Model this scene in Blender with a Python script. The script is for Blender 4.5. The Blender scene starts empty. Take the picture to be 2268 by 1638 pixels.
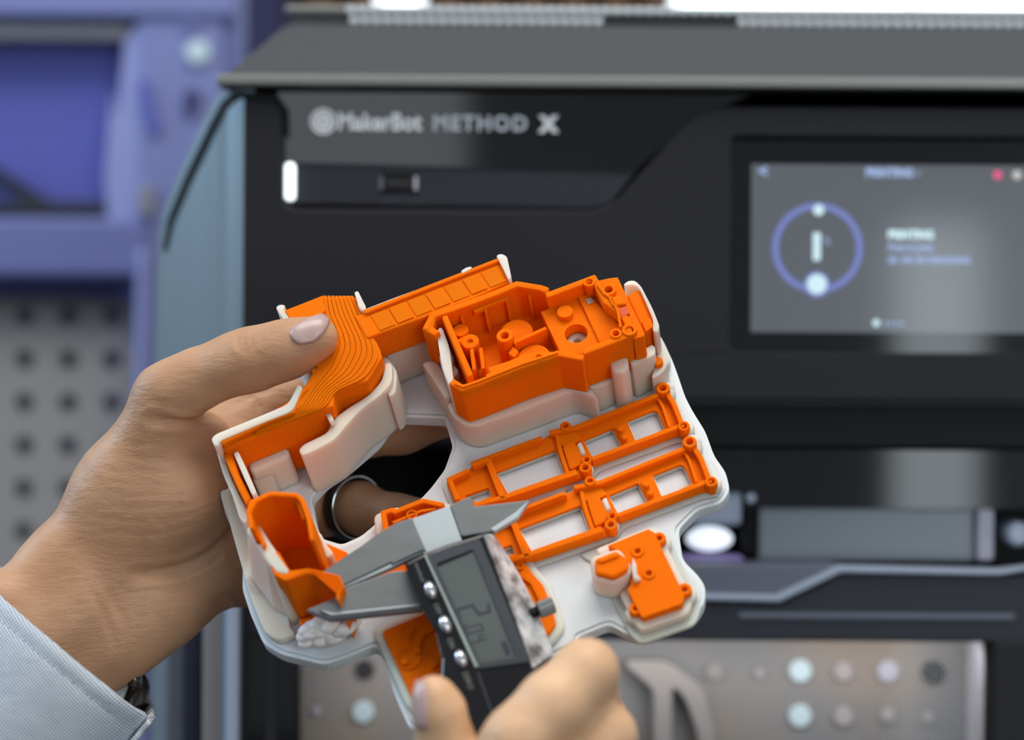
import bpy, bmesh, math, random
import numpy as np
from mathutils import Vector, Matrix

random.seed(7)
SC = bpy.context.scene
COL = SC.collection

# ------------------------------------------------------------------ camera, world, lights, exposure
F, CX, CY, CZ = 4232.0, 1134.0, 819.0, 1.25      # focal length and centre of a 2268x1638 frame
cam_d = bpy.data.cameras.new('camera')
cam_d.sensor_width = 36.0
cam_d.lens = 36.0 * F / 2268.0
cam_d.clip_start = 0.02
cam_d.dof.use_dof = True
cam_d.dof.focus_distance = 0.597
cam_d.dof.aperture_fstop = 5.2
cam_d.dof.aperture_blades = 0
cam = bpy.data.objects.new('camera', cam_d)
COL.objects.link(cam)
cam.location = (0, 0, CZ)
cam.rotation_euler = (math.pi / 2, 0, 0)
SC.camera = cam

world = bpy.data.worlds.new('workshop_air')
SC.world = world
world.use_nodes = True
bg = world.node_tree.nodes['Background']
bg.inputs[0].default_value = (0.82, 0.9, 1.0, 1)
bg.inputs[1].default_value = 0.35


def area(name, loc, target, sx, sy, power, col):
    d = bpy.data.lights.new(name, 'AREA')
    d.shape = 'RECTANGLE'; d.size = sx; d.size_y = sy; d.energy = power; d.color = col
    o = bpy.data.objects.new(name, d); COL.objects.link(o)
    o.location = loc
    o.rotation_euler = (Vector(target) - Vector(loc)).to_track_quat('-Z', 'Y').to_euler()
    return o


area('ceiling_light', (0.15, 0.22, CZ + 1.55), (0, 0.6, CZ), 1.3, 0.8, 27, (1.0, 0.95, 0.88))
area('side_daylight', (-1.7, 0.75, CZ + 0.75), (-0.1, 0.6, CZ), 0.7, 0.9, 21, (0.48, 0.73, 1.0))

SC.cycles.use_adaptive_sampling = True
SC.cycles.adaptive_threshold = 0.03
SC.cycles.max_bounces = 6
SC.cycles.diffuse_bounces = 3
SC.cycles.glossy_bounces = 3
SC.cycles.transmission_bounces = 4
SC.cycles.caustics_reflective = False
SC.cycles.caustics_refractive = False

vs = SC.view_settings
vs.view_transform = 'Standard'
vs.look = 'None'
vs.gamma = 1.0
vs.exposure = 0.0
vs.use_curve_mapping = False


# ------------------------------------------------------------------ materials
def srgb(r, g, b):
    def c(x):
        x /= 255.0
        return x / 12.92 if x <= 0.04045 else ((x + 0.055) / 1.055) ** 2.4
    return (c(r), c(g), c(b), 1.0)


def mat(name, col, rough=0.5, metal=0.0, sss=0.0, sss_r=(1, .5, .3), sss_s=0.004, emis=None, es=0.0, spec=0.5, coat=0.0, trans=0.0):
    m = bpy.data.materials.new(name)
    m.use_nodes = True
    b = m.node_tree.nodes['Principled BSDF']
    b.inputs['Base Color'].default_value = col
    b.inputs['Roughness'].default_value = rough
    b.inputs['Metallic'].default_value = metal
    b.inputs['Specular IOR Level'].default_value = spec
    b.inputs['Coat Weight'].default_value = coat
    b.inputs['Transmission Weight'].default_value = trans
    if sss > 0:
        b.inputs['Subsurface Weight'].default_value = sss
        b.inputs['Subsurface Radius'].default_value = sss_r
        b.inputs['Subsurface Scale'].default_value = sss_s
    if emis is not None:
        b.inputs['Emission Color'].default_value = emis
        b.inputs['Emission Strength'].default_value = es
    return m


def nd(m, t, **kw):
    n = m.node_tree.nodes.new(t)
    for k, v in kw.items():
        if k.startswith('i_'):
            n.inputs[k[2:].replace('_', ' ')].default_value = v
        else:
            setattr(n, k, v)
    return n


def lk(m, a, b):
    m.node_tree.links.new(a, b)


def bsdf(m):
    return m.node_tree.nodes['Principled BSDF']


def noise_tint(m, c1, c2, scale, detail=4.0, lo=0.35, hi=0.65, stretch=(1, 1, 1)):
    tc = nd(m, 'ShaderNodeTexCoord')
    mp = nd(m, 'ShaderNodeMapping')
    mp.inputs['Scale'].default_value = stretch
    n = nd(m, 'ShaderNodeTexNoise', i_Scale=scale, i_Detail=detail)
    r = nd(m, 'ShaderNodeValToRGB')
    r.color_ramp.elements[0].position = lo; r.color_ramp.elements[0].color = c1
    r.color_ramp.elements[1].position = hi; r.color_ramp.elements[1].color = c2
    lk(m, tc.outputs['Object'], mp.inputs[0]); lk(m, mp.outputs[0], n.inputs['Vector'])
    lk(m, n.outputs['Fac'], r.inputs[0]); lk(m, r.outputs[0], bsdf(m).inputs['Base Color'])
    return n


def bump_chain(m, items):
    """items: list of (height socket, strength, distance)"""
    prev = None
    for s, st, di in items:
        b = nd(m, 'ShaderNodeBump')
        b.inputs['Strength'].default_value = st
        b.inputs['Distance'].default_value = di
        lk(m, s, b.inputs['Height'])
        if prev is not None:
            lk(m, prev.outputs[0], b.inputs['Normal'])
        prev = b
    lk(m, prev.outputs[0], bsdf(m).inputs['Normal'])


def layer_lines(m, pitch=0.00045, hatch=0.0011, st=0.25, hst=0.22):
    """fine printed layers along local z and a diagonal hatch on the flat tops"""
    tc = nd(m, 'ShaderNodeTexCoord')
    w = nd(m, 'ShaderNodeTexWave', bands_direction='Z', i_Scale=0.314 / pitch, i_Distortion=0.3)
    lk(m, tc.outputs['Object'], w.inputs['Vector'])
    mp = nd(m, 'ShaderNodeMapping')
    mp.inputs['Rotation'].default_value = (0, 0, math.radians(52))
    lk(m, tc.outputs['Object'], mp.inputs[0])
    w2 = nd(m, 'ShaderNodeTexWave', bands_direction='X', i_Scale=0.314 / hatch, i_Distortion=0.5)
    lk(m, mp.outputs[0], w2.inputs['Vector'])
    n = nd(m, 'ShaderNodeTexNoise', i_Scale=900.0, i_Detail=2.0)
    lk(m, tc.outputs['Object'], n.inputs['Vector'])
    bump_chain(m, [(w.outputs['Fac'], st, 0.00012), (w2.outputs['Fac'], hst, 0.0001), (n.outputs['Fac'], 0.25, 0.0001)])


M = {}
M['orange'] = mat('orange_filament', (0.97, 0.175, 0.002, 1), 0.55, sss=0.5, sss_r=(1, .16, .02), sss_s=0.0035, spec=0.03)
layer_lines(M['orange'])
M['support'] = mat('white_support_filament', (0.98, 0.67, 0.55, 1), 0.42, sss=0.9, sss_r=(1, .45, .35), sss_s=0.012, spec=0.35)
layer_lines(M['support'], 0.0006, 0.0013, 0.3, 0.1)
M['blob'] = mat('crumpled_support_strands', (0.9, 0.82, 0.78, 1), 0.6, sss=0.3, sss_r=(1, .7, .6), sss_s=0.002, spec=0.2)
M['raft'] = mat('translucent_raft_filament', (0.69, 0.735, 0.745, 1), 0.45, sss=0.6, sss_r=(1, .9, .85), sss_s=0.004, spec=0.4)
layer_lines(M['raft'], 0.0007, 0.0012, 0.25, 0.35)



def add_translucent(m, col, fac):
    t = nd(m, 'ShaderNodeBsdfTranslucent'); t.inputs['Color'].default_value = col
    x = nd(m, 'ShaderNodeMixShader'); x.inputs[0].default_value = fac
    lk(m, bsdf(m).outputs[0], x.inputs[1]); lk(m, t.outputs[0], x.inputs[2])
    lk(m, x.outputs[0], m.node_tree.nodes['Material Output'].inputs['Surface'])


add_translucent(M['support'], (0.98, 0.80, 0.74, 1), 0.10)
add_translucent(M['orange'], (1.0, 0.11, 0.002, 1), 0.08)
M['skin'] = mat('skin', srgb(196, 140, 106), 0.48, sss=0.35, sss_r=(1, .35, .2), sss_s=0.004, spec=0.4)
m = M['skin']
noise_tint(m, (0.45, 0.235, 0.125, 1), (0.56, 0.325, 0.185, 1), 55.0, 4.0, 0.3, 0.7)
tc = nd(m, 'ShaderNodeTexCoord')
v1 = nd(m, 'ShaderNodeTexVoronoi', i_Scale=1500.0)
mp = nd(m, 'ShaderNodeMapping'); mp.inputs['Scale'].default_value = (1.0, 1.0, 3.0)
mp.inputs['Rotation'].default_value = (0.0, 0.35, 0.0)
n2 = nd(m, 'ShaderNodeTexNoise', i_Scale=170.0, i_Detail=4.0, i_Roughness=0.65)
lk(m, tc.outputs['Object'], v1.inputs['Vector'])
lk(m, tc.outputs['Object'], mp.inputs[0]); lk(m, mp.outputs[0], n2.inputs['Vector'])
bump_chain(m, [(v1.outputs['Distance'], 0.12, 0.0003), (n2.outputs['Fac'], 0.6, 0.0007)])
M['skin_b'] = M['skin'].copy(); M['skin_b'].name = 'skin_dorsal_lit'  # dorsal skin is paler; warmer light on this hand is also in the colour
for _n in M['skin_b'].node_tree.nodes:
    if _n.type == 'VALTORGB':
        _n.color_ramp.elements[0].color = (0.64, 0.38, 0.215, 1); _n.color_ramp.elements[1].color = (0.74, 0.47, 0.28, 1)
M['nail'] = mat('fingernail', srgb(188, 158, 152), 0.3, sss=0.3, sss_r=(1, .5, .4), sss_s=0.002)

M['cloth'] = mat('grey_chambray_cloth', srgb(150, 158, 165), 0.85, spec=0.2)
m = M['cloth']
tc = nd(m, 'ShaderNodeTexCoord')
mp = nd(m, 'ShaderNodeMapping'); mp.inputs['Rotation'].default_value = (0, math.radians(40), 0)
lk(m, tc.outputs['Object'], mp.inputs[0])
wa = nd(m, 'ShaderNodeTexWave', bands_direction='X', i_Scale=0.314 / 0.00085, i_Distortion=0.6)
wb = nd(m, 'ShaderNodeTexWave', bands_direction='Z', i_Scale=0.314 / 0.00085, i_Distortion=0.6)
lk(m, mp.outputs[0], wa.inputs['Vector']); lk(m, mp.outputs[0], wb.inputs['Vector'])
mul = nd(m, 'ShaderNodeMath', operation='MULTIPLY')
lk(m, wa.outputs['Fac'], mul.inputs[0]); lk(m, wb.outputs['Fac'], mul.inputs[1])
rp = nd(m, 'ShaderNodeValToRGB')
rp.color_ramp.elements[0].color = srgb(152, 160, 172); rp.color_ramp.elements[1].color = srgb(232, 238, 244)
rp.color_ramp.elements[1].position = 0.5
lk(m, mul.outputs[0], rp.inputs[0]); lk(m, rp.outputs[0], bsdf(m).inputs['Base Color'])
nz = nd(m, 'ShaderNodeTexNoise', i_Scale=60.0, i_Detail=3.0)
lk(m, tc.outputs['Object'], nz.inputs['Vector'])
bump_chain(m, [(mul.outputs[0], 0.6, 0.0004), (nz.outputs['Fac'], 0.6, 0.003)])
M['thread'] = mat('grey_thread', srgb(150, 156, 160), 0.8)

M['steel'] = mat('brushed_caliper_steel', (0.2, 0.21, 0.21, 1), 0.45, metal=0.6)
m = M['steel']
noise_tint(m, (0.155, 0.165, 0.165, 1), (0.185, 0.195, 0.195, 1), 90.0, 5.0, 0.3, 0.7, (1, 3, 1))
M['steel_bright'] = mat('polished_beam_steel', (0.44, 0.48, 0.49, 1), 0.5, metal=0.3)
M['caliper_black'] = mat('gloss_black_plastic', srgb(24, 24, 26), 0.12, spec=0.5)
M['caliper_grey'] = mat('dark_grey_bezel_plastic', srgb(58, 62, 68), 0.35)
M['lcd'] = mat('lcd_glass', srgb(90, 96, 94), 0.18)
M['lcd_ink'] = mat('lcd_segment_ink', srgb(44, 46, 58), 0.4)
M['chrome'] = mat('chrome', (0.8, 0.8, 0.82, 1), 0.12, metal=1.0)
M['chrome_edge'] = mat('worn_chrome_side', (0.55, 0.56, 0.57, 1), 0.35, metal=0.25)
noise_tint(M['chrome_edge'], (0.16, 0.165, 0.17, 1), (0.8, 0.84, 0.85, 1), 200.0, 4.0, 0.35, 0.65)
M['trim_line'] = mat('pale_green_trim', srgb(160, 172, 164), 0.3, metal=0.3)
M['print_grey'] = mat('grey_print_ink', srgb(118, 122, 114), 0.5)
M['knurl'] = mat('dark_knurled_steel', (0.17, 0.175, 0.18, 1), 0.4, metal=0.3)
M['ring'] = mat('black_ring_metal', (0.02, 0.02, 0.023, 1), 0.3, metal=0.6)
M['watch'] = mat('dark_watch_steel', (0.12, 0.115, 0.10, 1), 0.25, metal=0.9)

M['p_dark'] = mat('charcoal_printer_plastic', srgb(35, 35, 40), 0.6, spec=0.2)
n = nd(M['p_dark'], 'ShaderNodeTexNoise', i_Scale=900.0)
bump_chain(M['p_dark'], [(n.outputs['Fac'], 0.15, 0.0003)])
M['p_black'] = mat('gloss_black_panel', srgb(12, 12, 15), 0.06, spec=0.5)
M['p_matte_black'] = mat('matte_black_plastic', srgb(10, 10, 12), 0.6, spec=0.2)
M['p_strip'] = mat('ribbed_port_strip', srgb(42, 43, 52), 0.55, spec=0.3)
M['p_lid'] = mat('gunmetal_lid', srgb(66, 68, 70), 0.5, spec=0.4)
M['p_ridge'] = mat('satin_lid_ridge', srgb(128, 130, 126), 0.4, metal=0.2)
M['p_side'] = mat('satin_silver_side', srgb(128, 140, 146), 0.38, metal=0.45)
M['p_navy'] = mat('navy_reflection', srgb(30, 32, 52), 0.6)
M['p_slate'] = mat('slate_grey', srgb(96, 102, 116), 0.55)
M['p_tan'] = mat('taupe_grey', srgb(146, 140, 138), 0.6)
M['p_bright'] = mat('pale_blue_reflection', srgb(176, 190, 214), 0.4)
M['p_vent'] = mat('pale_vent_plastic', srgb(226, 232, 236), 0.45)
M['p_text'] = mat('printed_white_ink', srgb(252, 254, 255), 0.5)
M['p_text2'] = mat('printed_grey_ink', srgb(205, 210, 216), 0.5)
M['led'] = mat('white_led_bar', (1, 1, 1, 1), 0.5, emis=(0.85, 0.97, 1.0, 1), es=1.6)
M['screen'] = mat('lit_screen', srgb(10, 10, 12), 0.09, emis=srgb(92, 98, 104), es=0.95)


def emit(name, r, g, b, s=1.0):
    return mat(name, (0.01, 0.01, 0.01, 1), 0.4, emis=srgb(r, g, b), es=s)


M['ui_white'] = emit('screen_white', 205, 235, 245)
M['ui_blue'] = emit('screen_periwinkle', 108, 120, 188)
M['ui_pale'] = emit('screen_pale_blue', 150, 170, 215)
M['ui_pink'] = emit('screen_pink', 225, 70, 125)
M['ui_grey'] = emit('screen_grey', 188, 182, 180)
M['chamber'] = mat('taupe_chamber_panel', srgb(128, 120, 116), 0.6)
noise_tint(M['chamber'], srgb(126, 125, 127), srgb(146, 132, 120), 14.0, 2.0, 0.4, 0.7)
M['stud_pale'] = mat('pale_blue_stud', srgb(196, 216, 224), 0.4)
M['stud_grey'] = mat('dusty_grey_stud', srgb(166, 158, 160), 0.5)
M['stud_lilac'] = mat('lilac_grey_stud', srgb(180, 178, 192), 0.5)
M['stud_dark'] = mat('dark_hole', srgb(30, 30, 34), 0.7)
M['frost'] = mat('smoky_plastic_bin', srgb(128, 134, 142), 0.25)
M['handle_grey'] = mat('slate_handle', srgb(84, 88, 104), 0.35)
M['metal_pale'] = mat('pale_metal_bracket', srgb(150, 160, 178), 0.4, metal=0.3)
M['violet'] = mat('violet_strip', srgb(126, 112, 168), 0.5)
M['glass'] = mat('clear_door_glass', (1, 1, 1, 1), 0.02)
m = M['glass']
_t = nd(m, 'ShaderNodeBsdfTransparent'); _g = nd(m, 'ShaderNodeBsdfGlossy'); _g.inputs['Roughness'].default_value = 0.04
_fr = nd(m, 'ShaderNodeFresnel'); _fr.inputs['IOR'].default_value = 1.22
_mx = nd(m, 'ShaderNodeMixShader')
lk(m, _fr.outputs[0], _mx.inputs[0]); lk(m, _t.outputs[0], _mx.inputs[1]); lk(m, _g.outputs[0], _mx.inputs[2])
lk(m, _mx.outputs[0], m.node_tree.nodes['Material Output'].inputs['Surface'])

M['b_frame'] = mat('lavender_steel', srgb(118, 126, 178), 0.5)
M['b_frame2'] = mat('slate_blue_steel', srgb(104, 112, 166), 0.5)
M['b_panel'] = mat('deep_blue_panel', srgb(84, 90, 172), 0.5)
M['b_tan'] = mat('grey_tan_bar', srgb(132, 132, 140), 0.6)
M['b_dark'] = mat('dark_bar', srgb(30, 30, 42), 0.7)
M['b_navy'] = mat('navy_bar', srgb(50, 48, 100), 0.6)
M['b_pale'] = mat('pale_lilac_plastic', srgb(142, 148, 200), 0.45)
M['peg'] = mat('grey_pegboard', srgb(152, 148, 146), 0.7)
M['floor'] = mat('dark_workshop_floor', srgb(70, 68, 66), 0.7)
M['peg_back'] = mat('blue_grey_backing', srgb(92, 96, 128), 0.7)
M['far_navy'] = mat('far_navy_wall', srgb(56, 54, 92), 0.8)
M['wood'] = mat('brown_roof_wood', srgb(120, 84, 56), 0.7)
M['wood_dark'] = mat('dark_roof_wood', srgb(52, 40, 34), 0.8)
M['daylight'] = mat('daylight_pane', (0.9, 0.95, 1, 1), 0.3, emis=(0.88, 0.97, 1.0, 1), es=3.0)
M['rear_bright'] = mat('rear_bright_pane', (0.9, 0.95, 1, 1), 0.3, emis=(0.85, 0.95, 1.0, 1), es=5.0)
M['rear_dim'] = mat('rear_wall_glow', (0.9, 0.95, 1, 1), 0.3, emis=(0.86, 0.94, 1.0, 1), es=1.8)  # even glow in place of a lit pale wall
M['win_frame'] = mat('grey_window_frame', srgb(90, 92, 96), 0.5)


# ------------------------------------------------------------------ frames: px -> local (u, v) on a plane of height h
class Frame:
    def __init__(self, O, U, V, N):
        self.O, self.U, self.V, self.N = O, U.normalized(), V.normalized(), N.normalized()

    def uv(self, px, py, h=0.0):
        d = Vector(((px - CX) / F, 1.0, (CY - py) / F))
        C = Vector((0, 0, CZ))
        t = ((self.O + self.N * h - C).dot(self.N)) / d.dot(self.N)
        X = C + d * t - self.O
        return (X.dot(self.U), X.dot(self.V))

    def uvs(self, pts, h=0.0):
        return [self.uv(p[0], p[1], p[2] if len(p) > 2 else h) for p in pts]

    def matrix(self):
        U, V, N, O = self.U, self.V, self.N, self.O
        return Matrix(((U.x, V.x, N.x, O.x), (U.y, V.y, N.y, O.y), (U.z, V.z, N.z, O.z), (0, 0, 0, 1)))

    def px(self, n_px, h=0.0, at=(1134, 900)):
        """length in metres of n_px pixels around `at`"""
        a = self.uv(at[0], at[1], h); b = self.uv(at[0] + n_px, at[1], h)
        return math.hypot(a[0] - b[0], a[1] - b[1])


def P(px, py, d):
    return Vector(((px - CX) / F * d, d, CZ + (CY - py) / F * d))


# ------------------------------------------------------------------ object helpers
def tag(o, label=None, cat=None, group=None, kind=None):
    if label: o['label'] = label
    if cat: o['category'] = cat
    if group: o['group'] = group
    if kind: o['kind'] = kind
    return o


def empty(name, frame=None):
    o = bpy.data.objects.new(name, None)
    o.empty_display_size = 0.01
    COL.objects.link(o)
    if frame is not None:
        o.matrix_world = frame.matrix()
    return o


def link(name, me, m, parent=None, smooth=False, bevel=0.0, bseg=2):
    o = bpy.data.objects.new(name, me)
    COL.objects.link(o)
    if m is not None:
        me.materials.append(m)
    if parent is not None:
        o.parent = parent
    if smooth:
        me.polygons.foreach_set('use_smooth', [True] * len(me.polygons))
    if bevel > 0:
        b = o.modifiers.new('bevel', 'BEVEL')
        b.width = bevel; b.segments = bseg; b.limit_method = 'ANGLE'; b.angle_limit = math.radians(35)
        b.harden_normals = False
    return o


def bm_obj(name, bm, m, parent=None, **kw):
    bmesh.ops.recalc_face_normals(bm, faces=bm.faces)
    me = bpy.data.meshes.new(name)
    bm.to_mesh(me); bm.free()
    return link(name, me, m, parent, **kw)


def circ(c, r, n=20, ry=None, rot=0.0):
    ry = r if ry is None else ry
    out = []
    for i in range(n):
        a = 2 * math.pi * i / n
        x, y = r * math.cos(a), ry * math.sin(a)
        out.append((c[0] + x * math.cos(rot) - y * math.sin(rot), c[1] + x * math.sin(rot) + y * math.cos(rot)))
    return out


def signed_area(pts):
    return 0.5 * sum(pts[i][0] * pts[(i + 1) % len(pts)][1] - pts[(i + 1) % len(pts)][0] * pts[i][1] for i in range(len(pts)))


def offset(pts, d):
    """miter offset outward by d"""
    s = 1 if signed_area(pts) > 0 else -1
    n = len(pts); out = []
    for i in range(n):
        p0, p1, p2 = Vector(pts[i - 1]), Vector(pts[i]), Vector(pts[(i + 1) % n])
        e1, e2 = (p1 - p0), (p2 - p1)
        if e1.length < 1e-9 or e2.length < 1e-9:
            out.append(tuple(p1)); continue
        e1.normalize(); e2.normalize()
        n1 = Vector((e1.y, -e1.x)) * s; n2 = Vector((e2.y, -e2.x)) * s
        b = n1 + n2
        if b.length < 1e-6:
            b = n1
        b.normalize()
        k = d / max(0.45, b.dot(n1))
        out.append(tuple(p1 + b * k))
    return out


def rounded(pts, r, seg=4):
    out = []; n = len(pts)
    for i in range(n):
        p0, p1, p2 = Vector(pts[i - 1]), Vector(pts[i]), Vector(pts[(i + 1) % n])
        a = (p0 - p1); b = (p2 - p1)
        la, lb = a.length, b.length
        if la < 1e-9 or lb < 1e-9:
            continue
        k = min(r, la * 0.45, lb * 0.45)
        s = p1 + a.normalized() * k; e = p1 + b.normalized() * k
        for j in range(seg + 1):
            t = j / seg
            q = s * (1 - t) ** 2 + p1 * 2 * t * (1 - t) + e * t * t
            out.append(tuple(q))
    return out


def loop_edges(bm, pts, z):
    vs_ = [bm.verts.new((p[0], p[1], z)) for p in pts]
    return vs_, [bm.edges.new((vs_[i], vs_[(i + 1) % len(vs_)])) for i in range(len(vs_))]


def add_prism(bm, pts, z0, z1, holes=(), top=None):
    top = top or pts
    loops_b, loops_t = [], []
    if not holes:
        vb = [bm.verts.new((p[0], p[1], z0)) for p in pts]
        vt = [bm.verts.new((p[0], p[1], z1)) for p in top]
        bm.faces.new(vb); bm.faces.new(vt)
        n = len(pts)
        for i in range(n):
            bm.faces.new((vb[i], vb[(i + 1) % n], vt[(i + 1) % n], vt[i]))
        return
    eb, et = [], []
    for k, lp in enumerate([pts] + list(holes)):
        v, e = loop_edges(bm, lp, z0); loops_b.append(v); eb += e
        v, e = loop_edges(bm, (top if k == 0 else lp), z1); loops_t.append(v); et += e
    bmesh.ops.triangle_fill(bm, use_beauty=True, use_dissolve=False, edges=eb)
    bmesh.ops.triangle_fill(bm, use_beauty=True, use_dissolve=False, edges=et)
    for vb, vt in zip(loops_b, loops_t):
        n = len(vb)
        for i in range(n):
            bm.faces.new((vb[i], vb[(i + 1) % n], vt[(i + 1) % n], vt[i]))


def prism(name, pts, z0, z1, m, parent, holes=(), top=None, bevel=0.0, bseg=2):
    bm = bmesh.new()
    add_prism(bm, pts, z0, z1, holes, top)
    return bm_obj(name, bm, m, parent, bevel=bevel, bseg=bseg)


def band(path, t, closed=False):
    """2-D polygon of a wall of thickness t along a path (t>0: to the left of the path)"""
    n = len(path); other = []
    for i in range(n):
        p1 = Vector(path[i])
        es = []
        if i > 0 or closed: es.append((p1 - Vector(path[i - 1])).normalized())
        if i < n - 1 or closed: es.append((Vector(path[(i + 1) % n]) - p1).normalized())
        ns = [Vector((-e.y, e.x)) for e in es]
        b = ns[0] if len(ns) == 1 else (ns[0] + ns[1])
        b.normalize()
        other.append(tuple(p1 + b * (t / max(0.45, b.dot(ns[0])))))
    return list(path), other


def wall(name, path, t, z0, z1, m, parent, closed=False, bevel=0.0):
    a, b = band(path, t, closed)
    bm = bmesh.new()
    if closed:
        inn, out = (b, a) if abs(signed_area(b)) < abs(signed_area(a)) else (a, b)
        n = len(a)
        V = [[bm.verts.new((p[0], p[1], z)) for p in lp] for lp, z in ((out, z0), (out, z1), (inn, z1), (inn, z0))]
        for r in range(4):
            A, B = V[r], V[(r + 1) % 4]
            for i in range(n):
                bm.faces.new((A[i], A[(i + 1) % n], B[(i + 1) % n], B[i]))
    else:
        n = len(a)
        z0s = z0 if isinstance(z0, (list, tuple)) else [z0] * n
        z1s = z1 if isinstance(z1, (list, tuple)) else [z1] * n
        V = [[bm.verts.new((lp[i][0], lp[i][1], zz[i])) for i in range(n)] for lp, zz in ((a, z0s), (a, z1s), (b, z1s), (b, z0s))]
        for r in range(4):
            A, B = V[r], V[(r + 1) % 4]
            for i in range(n - 1):
                bm.faces.new((A[i], A[i + 1], B[i + 1], B[i]))
        bm.faces.new([V[k][0] for k in range(4)]); bm.faces.new([V[k][-1] for k in range(4)])
    return bm_obj(name, bm, m, parent, bevel=bevel)


def cyl(name, c, r, z0, z1, m, parent, hole=0.0, n=24, bevel=0.0, r_top=None, depth=None):
    bm = bmesh.new()
    rt = r if r_top is None else r_top
    if hole <= 0:
        add_prism(bm, circ(c, r, n), z0, z1, (), circ(c, rt, n))
    else:
        zb = z0 if depth is None else z1 - depth
        rings = [(r, z0), (rt, z1), (hole, z1), (hole, zb)]
        V = [[bm.verts.new((p[0], p[1], z)) for p in circ(c, rr, n)] for rr, z in rings]
        for k in range(3):
            for i in range(n):
                bm.faces.new((V[k][i], V[k][(i + 1) % n], V[k + 1][(i + 1) % n], V[k + 1][i]))
        if depth is None:
            for i in range(n):
                bm.faces.new((V[3][i], V[3][(i + 1) % n], V[0][(i + 1) % n], V[0][i]))
        else:
            bm.faces.new(V[3]); bm.faces.new(V[0])
    return bm_obj(name, bm, m, parent, bevel=bevel)


def text(name, body, loc_uv, h, size, m, parent, rot=0.0, ext=0.0002, bold=0.0, spacing=1.0, xscale=1.0, align='LEFT'):
    c = bpy.data.curves.new(name, 'FONT')
    c.body = body; c.size = size; c.extrude = ext; c.offset = bold
    c.space_character = spacing; c.align_x = align; c.align_y = 'CENTER'
    c.resolution_u = 3
    t = bpy.data.objects.new('tmp_text', c)
    COL.objects.link(t)
    dg = bpy.context.evaluated_depsgraph_get()
    me = bpy.data.meshes.new_from_object(t.evaluated_get(dg))
    bpy.data.objects.remove(t); bpy.data.curves.remove(c)
    me.name = name
    me.materials.clear()
    o = link(name, me, m, parent)
    o.location = (loc_uv[0], loc_uv[1], h)
    o.rotation_euler = (0, 0, rot)
    o.scale = (xscale, 1, 1)
    return o


def copy_part(o, parent, dx=0.0, dy=0.0, dz=0.0):
    c = o.copy(); COL.objects.link(c); c.parent = parent
    c.location = (o.location.x + dx, o.location.y + dy, o.location.z + dz)
    for ch in o.children:
        k = ch.copy(); COL.objects.link(k); k.parent = c
    return c


def lathe(name, prof, origin, axis, m, parent, n=32, smooth=True, caps=True):
    """prof: list of (radius, along) revolved about axis at origin (local space of parent)"""
    ax = Vector(axis).normalized()
    a = ax.orthogonal().normalized(); b = ax.cross(a)
    bm = bmesh.new(); rings = []
    for r, s in prof:
        rings.append([bm.verts.new(Vector(origin) + ax * s + (a * math.cos(2 * math.pi * i / n) + b * math.sin(2 * math.pi * i / n)) * r) for i in range(n)])
    for k in range(len(rings) - 1):
        for i in range(n):
            bm.faces.new((rings[k][i], rings[k][(i + 1) % n], rings[k + 1][(i + 1) % n], rings[k + 1][i]))
    if caps:
        bm.faces.new(rings[0]); bm.faces.new(rings[-1])
    o = bm_obj(name, bm, m, parent)
    if smooth:
        me = o.data
        me.polygons.foreach_set('use_smooth', [len(p.vertices) == 4 for p in me.polygons])
    return o


# ------------------------------------------------------------------ far background: roof, window, wall
ROLL = math.radians(-0.33)


def facing(depth, roll=0.0):
    c, s = math.cos(roll), math.sin(roll)
    return Frame(P(CX, CY, depth), Vector((c, 0, s)), Vector((-s, 0, c)), Vector((0, -1, 0)))


def rect(fr, x0, y0, x1, y1, h=0.0):
    return fr.uvs([(x0, y1), (x1, y1), (x1, y0), (x0, y0)], h)


fl_ = bpy.data.meshes.new('floor'); fl_.from_pydata([(-5, -5, 0), (5, -5, 0), (5, 3, 0), (-5, 3, 0)], [], [(0, 1, 2, 3)])
tag(link('floor', fl_, M['floor']), kind='structure')
FAR = facing(2.6)
wb_ = prism('wall_back', rect(FAR, -900, -1500, 3600, 3500), -0.10, -0.02, M['far_navy'], None)
wb_.matrix_world = FAR.matrix(); tag(wb_, kind='structure')
roof = empty('roof_slats', FAR)
tag(roof, 'brown wooden roof slats high up behind the printer lid', 'roof slats')
prism('dark_backing', rect(FAR, 640, -500, 1480, 75), -0.015, 0.0, M['wood_dark'], roof)
for i in range(9):
    x = 700 + i * 92
    prism('slat', FAR.uvs([(x, 80), (x + 52, 80), (x - 10, -500), (x - 62, -500)]), 0.001, 0.03, M['wood'], roof)
win = empty('window_1', FAR); tag(win, kind='structure')
prism('pane', rect(FAR, 1490, -500, 2600, 45, 0.03), 0.02, 0.03, M['daylight'], win)
for x0, x1 in ((1470, 1492), (2006, 2014), (2600, 2630)):
    prism('frame_bar', rect(FAR, x0, -500, x1, 70), 0.0, 0.035, M['win_frame'], win)
lampf = facing(2.3)
lamp = empty('skylight_lamp', lampf)
tag(lamp, 'round white glowing lamp at the top edge above the printer lid', 'lamp')
cyl('diffuser', lampf.uv(885, -14), lampf.px(46), -0.03, 0.0, M['daylight'], lamp, n=32, bevel=0.004)
cyl('housing', lampf.uv(885, -14), lampf.px(50), -0.06, -0.02, M['win_frame'], lamp, n=32)

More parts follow.
